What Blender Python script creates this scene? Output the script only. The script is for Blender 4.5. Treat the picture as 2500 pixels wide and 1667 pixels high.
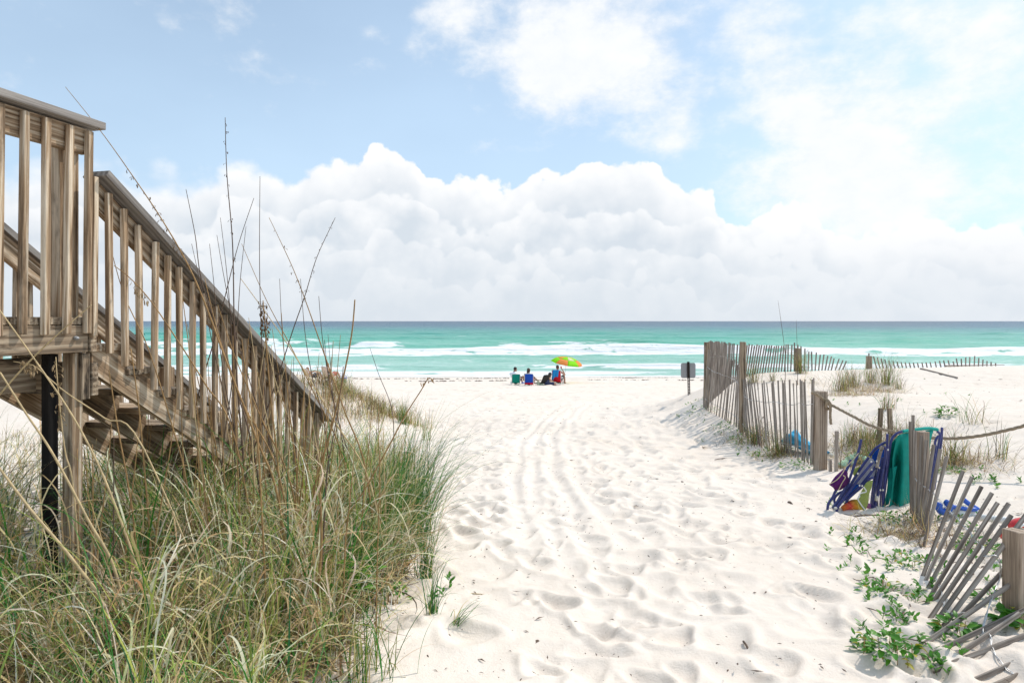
import bpy, bmesh, math, random
import numpy as np
from mathutils import Vector, Matrix

for o in list(bpy.data.objects): bpy.data.objects.remove(o)
R = math.radians
random.seed(7); rng = np.random.default_rng(7)
SC = bpy.context.scene
COL = SC.collection

# ------------------------------------------------------------------ camera, world, sun, exposure
EYE = 4.25                      # camera height above sea level, metres
F = 1667.0                      # focal length in photo pixels (24 mm on a 36 mm sensor, 2500 px wide)
CX, HY = 1250.0, 784.0          # principal column and horizon row of the photo
cam_d = bpy.data.cameras.new('camera'); cam = bpy.data.objects.new('camera', cam_d); COL.objects.link(cam)
cam.location = (0, 0, EYE); cam.rotation_euler = (R(90), 0, 0)
cam_d.lens = 24; cam_d.sensor_width = 36; cam_d.shift_y = -0.0198
cam_d.clip_start = 0.05; cam_d.clip_end = 90000
SC.camera = cam

SUN_AZ, SUN_EL = R(58), R(50)   # azimuth measured from the view direction to the right
sd = bpy.data.lights.new('sun', 'SUN'); sun = bpy.data.objects.new('sun', sd); COL.objects.link(sun)
sd.energy = 2.7; sd.angle = R(1.2); sd.color = (1.0, 0.93, 0.83)
sdir = Vector((math.sin(SUN_AZ)*math.cos(SUN_EL), math.cos(SUN_AZ)*math.cos(SUN_EL), math.sin(SUN_EL)))
sun.rotation_euler = sdir.to_track_quat('Z', 'Y').to_euler()
sun.location = (30, 30, 60)

SC.view_settings.view_transform = 'Standard'; SC.view_settings.look = 'None'
SC.view_settings.gamma = 1; SC.view_settings.use_curve_mapping = False
SC.view_settings.exposure = 0.24
SC.cycles.use_denoising = True; SC.cycles.use_adaptive_sampling = True; SC.cycles.adaptive_threshold = .025
SC.cycles.max_bounces = 5; SC.cycles.diffuse_bounces = 2; SC.cycles.glossy_bounces = 2
SC.cycles.transmission_bounces = 3; SC.cycles.transparent_max_bounces = 4
SC.cycles.sample_clamp_indirect = 6

class NT:
    """tiny helper to write node maths"""
    def __init__(s, tree): s.t = tree; s.n = tree.nodes; s.l = tree.links
    def node(s, typ, **kw):
        n = s.n.new(typ)
        for k, v in kw.items(): setattr(n, k, v)
        return n
    def put(s, sock, v):
        if hasattr(v, 'links'): s.l.new(v, sock)
        elif v is not None:
            if isinstance(v, (tuple, list)) and len(v) == 3 and sock.type == 'RGBA': v = (*v, 1)
            sock.default_value = v
    def m(s, op, a, b=None, c=None, clamp=False):
        n = s.node('ShaderNodeMath', operation=op, use_clamp=clamp)
        s.put(n.inputs[0], a); s.put(n.inputs[1], b); s.put(n.inputs[2], c)
        return n.outputs[0]
    def v(s, op, a, b=None):
        n = s.node('ShaderNodeVectorMath', operation=op); s.put(n.inputs[0], a); s.put(n.inputs[1], b)
        return n.outputs[0]
    def sstep(s, x, lo, hi, a=0.0, b=1.0):
        n = s.node('ShaderNodeMapRange', interpolation_type='SMOOTHSTEP')
        s.put(n.inputs[0], x); n.inputs[1].default_value = lo; n.inputs[2].default_value = hi
        n.inputs[3].default_value = a; n.inputs[4].default_value = b
        return n.outputs[0]
    def lin(s, x, lo, hi, a=0.0, b=1.0):
        n = s.node('ShaderNodeMapRange'); s.put(n.inputs[0], x)
        n.inputs[1].default_value = lo; n.inputs[2].default_value = hi; n.inputs[3].default_value = a; n.inputs[4].default_value = b
        return n.outputs[0]
    def mix(s, f, a, b, mode='MIX'):
        n = s.node('ShaderNodeMix', data_type='RGBA', blend_type=mode)
        s.put(n.inputs[0], f); s.put(n.inputs[6], a); s.put(n.inputs[7], b)
        return n.outputs[2]
    def noise(s, vec, scale, detail=4, rough=.55, dist=0.0, dims='3D'):
        n = s.node('ShaderNodeTexNoise', noise_dimensions=dims); s.put(n.inputs['Vector'], vec)
        n.inputs['Scale'].default_value = scale; n.inputs['Detail'].default_value = detail
        n.inputs['Roughness'].default_value = rough; n.inputs['Distortion'].default_value = dist
        return n.outputs[0]
    def node_noise_col(s, vec, scale, detail):
        n = s.node('ShaderNodeTexNoise'); s.put(n.inputs['Vector'], vec); n.inputs['Scale'].default_value = scale; n.inputs['Detail'].default_value = detail
        return s.v('SUBTRACT', n.outputs[1], (.5, .5, .5))
    def ramp(s, x, stops, interp='LINEAR'):
        n = s.node('ShaderNodeValToRGB'); e = n.color_ramp.elements; n.color_ramp.interpolation = interp
        while len(e) < len(stops): e.new(.5)
        for k, (p, c) in enumerate(stops): e[k].position = p; e[k].color = (*c, 1) if len(c) == 3 else c
        s.put(n.inputs[0], x); return n.outputs[0]
    def scale(s, vec, sc):
        n = s.node('ShaderNodeMapping'); s.put(n.inputs[0], vec); n.inputs['Scale'].default_value = sc
        return n.outputs[0]

def build_world():
    w = bpy.data.worlds.new('World'); SC.world = w; w.use_nodes = True
    T = NT(w.node_tree); T.n.clear()
    out = T.node('ShaderNodeOutputWorld'); bg = T.node('ShaderNodeBackground')
    bg.inputs[1].default_value = 0.094
    T.l.new(bg.outputs[0], out.inputs[0])
    sky = T.node('ShaderNodeTexSky'); sky.sky_type = 'NISHITA'; sky.sun_disc = False
    sky.sun_elevation = SUN_EL; sky.sun_rotation = SUN_AZ
    sky.air_density = 1.0; sky.dust_density = 1.5; sky.ozone_density = 1.0
    tc = T.node('ShaderNodeTexCoord'); d = tc.outputs['Generated']
    sx = T.node('ShaderNodeSeparateXYZ'); T.l.new(d, sx.inputs[0]); x, y, z = sx.outputs
    az = T.m('ARCTAN2', x, y); el = T.m('ARCSINE', z)
    # pale summer sky: thin veil of haze over the clear sky
    veil = T.noise(T.scale(d, (1, 1, 2.2)), 2.1, 5, .5)
    vf = T.m('ADD', T.m('ADD', T.m('MULTIPLY', veil, .30), T.sstep(az, .12, .75, 0.0, .35)), T.sstep(el, .5, 0.0, .30, .56))
    blue = T.mix(T.m('MULTIPLY', vf, 1.0, clamp=True), sky.outputs[0], (7.2, 8.65, 10.3))
    blue = T.mix(1.0, blue, (SKY_K*.98, SKY_K*1.06, SKY_K*1.10), 'MULTIPLY')
    # cumulus bank along the horizon; its top follows a profile in azimuth
    def azel(X, Y):
        a = math.atan((X-1176)*1.063/F); e = math.atan((737-Y)*1.063*math.cos(a)/F); return a, e
    prof = [(-900, 400), (-500, 420), (-150, 380), (60, 372), (200, 365), (330, 400), (430, 400), (540, 372), (610, 375), (660, 408), (700, 385), (800, 378),
            (850, 342), (905, 330), (950, 345), (985, 398), (1060, 400), (1130, 425), (1215, 405), (1330, 378), (1450, 372), (1515, 405), (1560, 432),
            (1620, 428), (1650, 455), (1680, 500), (1760, 492), (1850, 480), (1910, 520), (1980, 540), (2080, 490), (2200, 500), (2350, 520), (2700, 500), (3200, 480)]
    fc = T.node('ShaderNodeFloatCurve'); cv = fc.mapping.curves[0]
    A0, A1, E1 = -1.05, 1.05, .32
    pts = []
    for X, Y in prof:
        a, e = azel(X, Y); pts.append(((a-A0)/(A1-A0), e/E1))
    cv.points[0].location = (0, pts[0][1]); cv.points[1].location = (1, pts[-1][1])
    for p in pts:
        if .001 < p[0] < .999: cv.points.new(*p)
    for p in cv.points: p.handle_type = 'AUTO'
    fc.mapping.update()
    dw = T.v('ADD', d, T.v('MULTIPLY', T.node_noise_col(d, 14, 3), (.035, .035, .035)))
    n1 = T.noise(T.scale(d, (1, 1, 1.25)), 13, 5, .52)
    n2 = T.noise(T.scale(d, (1, 1, 1.25)), 60, 5, .58)
    def puffs(sc):
        vor = T.node('ShaderNodeTexVoronoi'); vor.feature = 'F1'; vor.inputs['Scale'].default_value = sc
        T.put(vor.inputs['Vector'], dw); return T.m('SUBTRACT', .45, vor.outputs['Distance'])
    pA, pB = puffs(19), puffs(46)
    disp = T.m('ADD', T.m('MULTIPLY', T.m('SUBTRACT', n1, .5), .05), T.m('ADD', T.m('MULTIPLY', T.m('SUBTRACT', n2, .5), .016), T.m('ADD', T.m('MULTIPLY', pA, .040), T.m('MULTIPLY', pB, .014))))
    azn = T.lin(az, A0, A1)
    T.put(fc.inputs['Value'], azn)
    top = T.m('MULTIPLY', fc.outputs[0], E1)
    q = T.m('SUBTRACT', T.m('ADD', top, disp), el)
    # edge softer towards the left end of the bank
    soft = T.sstep(az, -.55, -.2, .05, .007)
    bank = T.m('DIVIDE', T.m('ADD', q, T.m('MULTIPLY', soft, .3)), soft, clamp=True)
    bank = T.sstep(bank, 0, 1)
    # lobes: nearer, lower billows stand in front of the tall ones, each bright along its own top
    def lobe_col(qq, depth, lift):
        sh = T.m('ADD', T.sstep(qq, 0.0, depth, .98, .22), T.m('ADD', T.m('MULTIPLY', pA, .55), T.m('ADD', T.m('MULTIPLY', pB, .40), T.m('MULTIPLY', T.m('SUBTRACT', n2, .5), .45))))
        sh = T.m('ADD', sh, T.sstep(az, .1, .6, lift, lift+.25))
        return T.mix(T.m('MULTIPLY', sh, 1.0, clamp=True), (6.3, 6.9, 7.55), (9.4, 9.4, 9.45))
    bcol = lobe_col(q, .075, .0)
    for fr, off, scl in ((.74, (3.1, 1.7, .4), 15), (.50, (7.3, 2.9, 1.1), 17), (.28, (1.9, 8.3, 2.2), 21)):
        d2 = T.v('ADD', dw, off)
        vo = T.node('ShaderNodeTexVoronoi'); vo.feature = 'F1'; vo.inputs['Scale'].default_value = scl; T.put(vo.inputs['Vector'], d2)
        pL = T.m('SUBTRACT', .45, vo.outputs['Distance'])
        nL = T.noise(T.v('ADD', d, off), 8, 4, .55)
        qL = T.m('SUBTRACT', T.m('ADD', T.m('MULTIPLY', top, fr), T.m('ADD', T.m('MULTIPLY', T.m('SUBTRACT', nL, .5), .16), T.m('ADD', T.m('MULTIPLY', pL, .055), T.m('MULTIPLY', pB, .018)))), el)
        mL = T.m('MULTIPLY', T.sstep(qL, -.004, .006), .35+.35*fr)
        bcol = T.mix(mL, bcol, lobe_col(qL, .06, .02))
    low = T.sstep(el, .15, 0.0)
    bcol = T.mix(T.m('MULTIPLY', low, .72), bcol, (6.7, 7.2, 7.75))
    # broken higher cloud: field noise, thicker towards the sun side
    hn = T.noise(T.scale(d, (1, 1, 1.6)), 7.0, 7, .56)
    hn2 = T.noise(T.scale(d, (1.2, 1, 1.8)), 20, 7, .62)
    def blob(X, Y, rx, ry, ang, amp):
        a, e = azel(X, Y); ca, sa = math.cos(ang), math.sin(ang)
        da = T.m('SUBTRACT', az, a); de = T.m('SUBTRACT', el, e)
        u = T.m('DIVIDE', T.m('ADD', T.m('MULTIPLY', da, ca), T.m('MULTIPLY', de, sa)), rx)
        v = T.m('DIVIDE', T.m('SUBTRACT', T.m('MULTIPLY', de, ca), T.m('MULTIPLY', da, sa)), ry)
        r2 = T.m('ADD', T.m('MULTIPLY', u, u), T.m('MULTIPLY', v, v))
        return T.m('MULTIPLY', T.m('EXPONENT', T.m('MULTIPLY', r2, -1.0)), amp)
    g = None
    for b in [(1330, 60, .13, .10, -.3, .46), (1290, 190, .09, .055, -.5, .34), (1500, 200, .12, .05, -.5, .24), (1830, 270, .14, .065, -.95, .46), (1990, 420, .12, .07, -.7, .42), (2260, 40, .17, .11, -.15, .52),
              (2280, 470, .22, .09, 0, .26), (1030, 20, .045, .04, 0, .34), (60, 10, .06, .04, 0, .22), (385, 55, .05, .025, -.6, .18), (1530, 320, .06, .025, 0, .30), (1740, 440, .08, .04, -.4, .22)]:
        t = blob(*b); g = t if g is None else T.m('ADD', g, t)
    far = T.sstep(el, .46, .9, 0.0, .16)
    dens = T.m('ADD', T.m('ADD', T.m('ADD', g, far), T.m('MULTIPLY', T.m('SUBTRACT', hn, .5), 1.15)), T.m('MULTIPLY', T.m('SUBTRACT', hn2, .5), .62))
    high = T.sstep(dens, .12, .62)
    hs = T.m('ADD', T.m('MULTIPLY', T.m('SUBTRACT', hn2, .5), .9), .72)
    hcol = T.mix(T.m('MULTIPLY', hs, 1.0, clamp=True), (7.4, 8.0, 8.7), (9.5, 9.5, 9.5))
    c = T.mix(T.m('MULTIPLY', high, .94), blue, hcol)
    c = T.mix(T.m('MULTIPLY', bank, .97), c, bcol)
    # below the horizon: the colour of bright sea haze, never in view
    c = T.mix(T.sstep(z, 0.0, -.02), c, (5.5, 6.0, 6.2))
    T.l.new(c, bg.inputs[0])
SKY_K = .97
build_world()

# ------------------------------------------------------------------ helpers
def P(px, py, y):
    """point at depth y metres seen at photo pixel (px, py) when the scene was measured"""
    return Vector(((px-CX)/F*y, y, EYE-(py-HY)/F*y))

def link(name, me, mat=None, parent=None, M=None, kind=None):
    o = bpy.data.objects.new(name, me); COL.objects.link(o)
    if mat is not None and me is not None and len(me.materials) == 0: me.materials.append(mat)
    if parent is not None: o.parent = parent
    if M is not None:
        o.matrix_local = (Matrix.Translation(-Vector(parent.location)) @ M) if parent is not None else M
    if kind: o['kind'] = kind
    return o

def tag(o, label, cat, group=None):
    o['label'] = label; o['category'] = cat
    if group: o['group'] = group
    return o

def thing(name, label, cat, loc, group=None):
    o = bpy.data.objects.new(name, None); COL.objects.link(o); o.location = loc; o.empty_display_size = .2
    return tag(o, label, cat, group)

class MB:
    """collects shapes in world space, then becomes one mesh object"""
    def __init__(s): s.v = []; s.f = []
    def add(s, vs, fs):
        b = len(s.v); s.v += [tuple(p) for p in vs]; s.f += [tuple(i+b for i in q) for q in fs]
    def tube(s, pts, r, n=8, cap=True, flat=1.0):
        pts = [Vector(p) for p in pts]; m = len(pts)
        rr = r if hasattr(r, '__len__') else [r]*m
        t0 = (pts[1]-pts[0]).normalized()
        a = Vector((0, 0, 1)) if abs(t0.z) < .9 else Vector((1, 0, 0))
        u = t0.cross(a).normalized(); vs = []
        for i in range(m):
            t = (pts[min(i+1, m-1)]-pts[max(i-1, 0)])
            t = t.normalized() if t.length > 1e-9 else t0
            u = (u-t*u.dot(t)); u = u.normalized() if u.length > 1e-6 else t.orthogonal().normalized()
            w = t.cross(u)
            for k in range(n):
                an = 2*math.pi*k/n
                vs.append(pts[i]+(u*math.cos(an)+w*math.sin(an)*flat)*rr[i])
        fs = [(i*n+k, i*n+(k+1) % n, (i+1)*n+(k+1) % n, (i+1)*n+k) for i in range(m-1) for k in range(n)]
        if cap: fs += [tuple(range(n))[::-1], tuple((m-1)*n+k for k in range(n))]
        s.add(vs, fs)
    def ell(s, c, rad, seg=12, ring=8, rot=None):
        c = Vector(c); vs = [Vector((0, 0, -1))]
        for j in range(1, ring):
            ph = -math.pi/2+math.pi*j/ring
            for k in range(seg):
                an = 2*math.pi*k/seg; vs.append(Vector((math.cos(ph)*math.cos(an), math.cos(ph)*math.sin(an), math.sin(ph))))
        vs.append(Vector((0, 0, 1)))
        vs = [Vector((p.x*rad[0], p.y*rad[1], p.z*rad[2])) for p in vs]
        if rot is not None: vs = [rot @ p for p in vs]
        vs = [p+c for p in vs]; fs = []
        for k in range(seg): fs.append((0, 1+(k+1) % seg, 1+k))
        for j in range(ring-2):
            for k in range(seg):
                a = 1+j*seg+k; b = 1+j*seg+(k+1) % seg; fs.append((a, b, b+seg, a+seg))
        L = len(vs)-1
        for k in range(seg): fs.append((L, 1+(ring-2)*seg+k, 1+(ring-2)*seg+(k+1) % seg))
        s.add(vs, fs)
    def sheet(s, grid, th=0.0):
        """grid[i][j] of points -> a sheet with thickness th"""
        ni, nj = len(grid), len(grid[0]); G = [[Vector(p) for p in r] for r in grid]
        fs = [(i*nj+j, i*nj+j+1, (i+1)*nj+j+1, (i+1)*nj+j) for i in range(ni-1) for j in range(nj-1)]
        vs = [p for r in G for p in r]
        if th > 0:
            nn = []
            for i in range(ni):
                for j in range(nj):
                    du = G[min(i+1, ni-1)][j]-G[max(i-1, 0)][j]; dv = G[i][min(j+1, nj-1)]-G[i][max(j-1, 0)]
                    c = du.cross(dv); nn.append(c.normalized()*th if c.length > 1e-12 else Vector((0, 0, th)))
            N = len(vs); vs = vs+[p-q for p, q in zip(vs, nn)]
            fs = fs+[tuple(N+i for i in q[::-1]) for q in fs]
            ed = [i*nj for i in range(ni)]; ed2 = [i*nj+nj-1 for i in range(ni)]
            for e in (ed, ed2, list(range(nj)), [(ni-1)*nj+j for j in range(nj)]):
                for a, b in zip(e, e[1:]): fs.append((a, b, N+b, N+a))
        s.add(vs, fs)
    def box(s, c, dims, M=None):
        c = Vector(c); hx, hy, hz = [d/2 for d in dims]
        vs = [Vector((sx*hx, sy*hy, sz*hz)) for sx in (-1, 1) for sy in (-1, 1) for sz in (-1, 1)]
        if M is not None: vs = [M @ p for p in vs]
        s.add([p+c for p in vs], [(0, 1, 3, 2), (4, 6, 7, 5), (0, 4, 5, 1), (2, 3, 7, 6), (0, 2, 6, 4), (1, 5, 7, 3)])
    def mesh(s, name, smooth=True):
        me = bpy.data.meshes.new(name); me.from_pydata(s.v, [], s.f); me.update()
        bm = bmesh.new(); bm.from_mesh(me); bmesh.ops.recalc_face_normals(bm, faces=bm.faces); bm.to_mesh(me); bm.free()
        if smooth: me.polygons.foreach_set('use_smooth', [True]*len(me.polygons))
        return me
    def build(s, name, mat, parent=None, smooth=True, kind=None):
        me = s.mesh(name, smooth)
        if parent is not None: me.transform(Matrix.Translation(-Vector(parent.location)))
        return link(name, me, mat, parent, kind=kind)

def smooth_line(pts, k=6):
    pts = [Vector(p) for p in pts]; out = []
    for i in range(len(pts)-1):
        p0 = pts[max(i-1, 0)]; p1 = pts[i]; p2 = pts[i+1]; p3 = pts[min(i+2, len(pts)-1)]
        for j in range(k):
            t = j/k
            out.append(.5*((2*p1)+(p2-p0)*t+(2*p0-5*p1+4*p2-p3)*t*t+(3*p1-p0-3*p2+p3)*t**3))
    out.append(pts[-1]); return out

_boxes = {}
def box_mesh(L, w, t, mat, bev=.003):
    key = (round(L, 3), round(w, 3), round(t, 3), mat.name)
    if key not in _boxes:
        bm = bmesh.new(); bmesh.ops.create_cube(bm, size=1)
        bmesh.ops.scale(bm, vec=(L, w, t), verts=bm.verts)
        bmesh.ops.bevel(bm, geom=list(bm.edges), offset=min(bev, t*.2), segments=1, affect='EDGES')
        me = bpy.data.meshes.new('board'); bm.to_mesh(me); bm.free(); me.materials.append(mat); _boxes[key] = me
    return _boxes[key]

def board(parent, name, p0, p1, w, t, mat, side):
    """plank from p0 to p1; w = size along `side`, t = size along the third axis"""
    p0, p1 = Vector(p0), Vector(p1); X = (p1-p0); L = X.length; X.normalize()
    Y = Vector(side); Y = (Y-X*Y.dot(X)).normalized(); Z = X.cross(Y)
    M = Matrix((X, Y, Z)).transposed().to_4x4(); M.translation = (p0+p1)/2
    return link(name, box_mesh(L, w, t, mat), None, parent, M)

def np_mesh(name, V, Q, col=None, smooth=True):
    me = bpy.data.meshes.new(name); n = len(V)
    me.vertices.add(n); me.vertices.foreach_set('co', np.ascontiguousarray(V, dtype=np.float32).ravel())
    Q = np.ascontiguousarray(Q, dtype=np.int32); m, k = Q.shape
    me.loops.add(m*k); me.loops.foreach_set('vertex_index', Q.ravel())
    me.polygons.add(m); me.polygons.foreach_set('loop_start', np.arange(0, m*k, k, dtype=np.int32))
    me.update(calc_edges=True)
    if smooth: me.polygons.foreach_set('use_smooth', np.ones(m, dtype=bool))
    if col is not None:
        a = me.color_attributes.new('tint', 'FLOAT_COLOR', 'POINT')
        c = np.ones((n, 4), np.float32); c[:, :3] = col; a.data.foreach_set('color', c.ravel())
    me.update(); return me

# gradient noise
_perm = np.random.default_rng(3).permutation(1024)
_ga = np.random.default_rng(4).uniform(0, 2*np.pi, 1024)
def pnoise(x, y, seed=0):
    x = np.asarray(x, float)+seed*37.13; y = np.asarray(y, float)+seed*91.7
    xi = np.floor(x).astype(int); yi = np.floor(y).astype(int); xf = x-xi; yf = y-yi
    u = xf**3*(xf*(xf*6-15)+10); v = yf**3*(yf*(yf*6-15)+10)
    def g(ix, iy, dx, dy):
        h = _ga[_perm[(_perm[ix & 1023]+iy) & 1023]]; return np.cos(h)*dx+np.sin(h)*dy
    a = g(xi, yi, xf, yf); b = g(xi+1, yi, xf-1, yf); c = g(xi, yi+1, xf, yf-1); d = g(xi+1, yi+1, xf-1, yf-1)
    return (a+(b-a)*u)+((c+(d-c)*u)-(a+(b-a)*u))*v
def fbm(x, y, o=4, seed=0, gain=.5):
    s = 0; a = 1
    for i in range(o): s = s+a*pnoise(np.asarray(x)*2**i, np.asarray(y)*2**i, seed+i); a *= gain
    return s

# ------------------------------------------------------------------ terrain
def base_z(y):
    y = np.asarray(y, float)
    return EYE-np.where(y > 0, 1.5+.0525*np.clip(y, 0, 75), 1.5)
CTRL = []
def cp(x, y, D): CTRL.append((x, y, (EYE-D)-float(base_z(y))))
for a in [  # dune behind the fences (x, y, drop below the eye)
    (4.1, 9.3, 1.97), (4.1, 11, 2.02), (4.1, 12.2, 2.02), (4.15, 13.4, 1.93), (4.2, 14.5, 1.80), (3.2, 14.5, 1.97), (2.2, 14.5, 2.14), (3.2, 12.5, 2.07),
    (5.66, 16, 1.47), (7.76, 17.2, 1.31), (10.07, 17.2, 1.25), (12.75, 17.2, 1.19), (15.5, 17.2, 1.1), (19, 17.2, 1.05),
    (5.25, 12.5, 1.66), (5.2, 10.5, 1.72), (6.0, 9.5, 1.56), (6.6, 9.0, 1.46), (8.5, 9.0, 1.3), (5.2, 7.5, 1.66), (4.8, 6.5, 1.63), (4.16, 6.3, 1.76),
    (3.75, 6.4, 1.81), (2.9, 3.9, 1.65), (6.5, 6, 1.5), (7.8, 13, 1.42), (10, 13, 1.32), (13, 13, 1.22), (11, 9, 1.2), (16, 13, 1.05), (14, 9, 1.1),
    (9.5, 19.5, 1.52), (12.5, 19.5, 1.47), (7.6, 19.2, 1.54), (5.3, 18, 1.66), (16, 19.5, 1.35), (8, 22.5, 2.45), (11, 22.5, 2.4), (14.5, 22.5, 2.4), (18, 22.5, 2.4), (5, 20.5, 2.4), (3.8, 17, 2.25),
    # path
    (0, 3, 1.655), (1.5, 4, 1.71), (1.2, 6, 1.815), (1.5, 9, 1.97), (1.5, 12, 2.13), (1, 16, 2.34), (0, 7, 1.87), (0, 10, 2.02), (1, 20, 2.55), (2.6, 6, 1.81), (2.5, 8.5, 1.94), (-.3, 13, 2.18),
    # dune on the left
    (-1.4, 3.3, 1.56), (-3, 3.3, 1.5), (-3, 6, 1.62), (-1.5, 5, 1.66), (-5, 4.5, 1.5), (-2.3, 8.5, 1.86), (-5, 9, 1.75),
    (-4.1, 14.5, 1.20), (-3.4, 14.2, 1.52), (-6.3, 15, 1.2), (-9, 15, 1.18), (-12, 15, 1.2), (-15, 15, 1.2), (-2.5, 15.2, 2.22), (-4.5, 12, 1.85), (-8, 12, 1.7), (-12, 11, 1.65), (-8, 7, 1.6), (-12, 7, 1.6),
    (-4.5, 18.5, 2.3), (-8, 19, 2.3), (-12, 19, 2.3), (-2, 18, 2.44)]: cp(*a)
CTRL = np.array(CTRL); SIG = 1.75
def _k(d2): return np.exp(-d2/(2*SIG*SIG))
_d2 = ((CTRL[:, None, :2]-CTRL[None, :, :2])**2).sum(-1)
WTS = np.linalg.solve(_k(_d2)+.03*np.eye(len(CTRL)), CTRL[:, 2])
def gz(x, y):
    """smooth height of the sand"""
    x = np.asarray(x, float); y = np.asarray(y, float); sh = np.broadcast(x, y).shape
    X = np.broadcast_to(x, sh).ravel(); Y = np.broadcast_to(y, sh).ravel()
    z = base_z(Y).copy()
    act = (Y > -6) & (Y < 32) & (np.abs(X) < 30)
    if act.any():
        xa, ya = X[act], Y[act]; s = np.zeros(len(xa))
        for c, w in zip(CTRL, WTS): s += w*np.exp(-((xa-c[0])**2+(ya-c[1])**2)/(2*SIG*SIG))
        z[act] += s
    near = 1/(1+np.exp((Y-30)/4))
    z += near*.03*fbm(X*.45, Y*.45, 2, 5)
    # ridges beyond the frame on both sides go on along the shore
    side = np.clip((np.abs(X)-17)/6, 0, 1)
    z += side*.95*np.exp(-((Y-14.5)/6.0)**2)*(1+.4*pnoise(X*.08, Y*.05, 9))
    r = z.reshape(sh); return r
def gz1(x, y): return float(gz(np.array([x]), np.array([y]))[0])
_ys = np.concatenate([np.linspace(1.5, 12, 500), np.linspace(12.02, 60, 900)])
def gp(px, py, ymin=1.5):
    """first point of the sand met by the line of sight through a photo pixel"""
    ys = _ys[_ys >= ymin]
    zz = EYE-(py-HY)/F*ys; g = gz((px-CX)/F*ys, ys); k = np.argmax(zz < g)
    return P(px, py, float(ys[k])) if zz[k] < g[k] else P(px, py, 50.0)

# ------------------------------------------------------------------ materials
def new_mat(name):
    m = bpy.data.materials.new(name); m.use_nodes = True; T = NT(m.node_tree)
    b = T.n['Principled BSDF']; return m, T, b
def setp(b, **kw):
    for k, v in kw.items(): b.inputs[k.replace('_', ' ')].default_value = v
def bump(T, b, h, strength, dist):
    n = T.node('ShaderNodeBump'); n.inputs['Strength'].default_value = strength; n.inputs['Distance'].default_value = dist
    T.put(n.inputs['Height'], h); T.l.new(n.outputs[0], b.inputs['Normal'])

def wood(name, dark, mid, light, stain=(.05, .035, .025), stain_amt=.5, rough=.85):
    m, T, b = new_mat(name)
    tc = T.node('ShaderNodeTexCoord'); oi = T.node('ShaderNodeObjectInfo')
    off = T.node('ShaderNodeCombineXYZ'); T.put(off.inputs[0], T.m('MULTIPLY', oi.outputs['Random'], 37.0)); T.put(off.inputs[1], T.m('MULTIPLY', oi.outputs['Random'], 11.0))
    v = T.v('ADD', tc.outputs['Object'], off.outputs[0])
    wob = T.noise(T.scale(v, (1.4, 6, 6)), 1.6, 3, .5)
    g1 = T.noise(T.scale(v, (1.6, 34, 34)), 1.0, 6, .66, 1.2)
    g2 = T.noise(T.scale(v, (3, 120, 120)), 1.0, 4, .65)
    wv = T.node('ShaderNodeTexWave'); wv.wave_type = 'BANDS'; wv.bands_direction = 'Y'
    T.put(wv.inputs['Vector'], T.scale(v, (.8, 9, 6))); wv.inputs['Scale'].default_value = 1.0; wv.inputs['Distortion'].default_value = 11.0
    wv.inputs['Detail'].default_value = 2; wv.inputs['Detail Scale'].default_value = .8
    gr = T.m('ADD', T.m('MULTIPLY', g1, .44), T.m('ADD', T.m('MULTIPLY', g2, .42), T.m('MULTIPLY', wv.outputs['Fac'], .14)))
    c = T.ramp(gr, [(.33, dark), (.48, mid), (.64, light)])
    tone = T.m('ADD', T.m('MULTIPLY', oi.outputs['Random'], .36), .82)
    cc = T.node('ShaderNodeCombineColor'); [T.put(cc.inputs[i], tone) for i in range(3)]
    c = T.mix(1.0, c, cc.outputs[0], 'MULTIPLY')
    st = T.sstep(T.m('ADD', T.m('MULTIPLY', wob, .6), T.m('MULTIPLY', T.noise(T.scale(v, (8, 30, 30)), 1, 5, .65), .5)), .55, .72)
    c = T.mix(T.m('MULTIPLY', st, stain_amt), c, stain)
    T.l.new(c, b.inputs['Base Color']); setp(b, Roughness=rough, Specular_IOR_Level=.2)
    bump(T, b, gr, .5, .005)
    return m
W_BROWN = wood('weathered_pine', (.07, .040, .022), (.36, .245, .15), (.71, .60, .46), stain_amt=.62)
W_RAIL = wood('grey_rail_cap', (.12, .105, .095), (.24, .215, .195), (.38, .35, .32), stain_amt=.15)
W_DARK = wood('stained_deck_wood', (.06, .045, .033), (.27, .195, .13), (.50, .40, .29), stain=(.012, .010, .009), stain_amt=.9)
W_BLACK = wood('blackened_post', (.004, .004, .004), (.012, .010, .009), (.03, .025, .022), stain=(.006, .005, .005), stain_amt=.5)
W_SLAT = wood('grey_slat', (.10, .078, .063), (.26, .215, .178), (.44, .385, .335), stain_amt=.25)
W_POST = wood('fence_post', (.15, .105, .073), (.33, .25, .185), (.48, .39, .31), stain_amt=.25)

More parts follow.
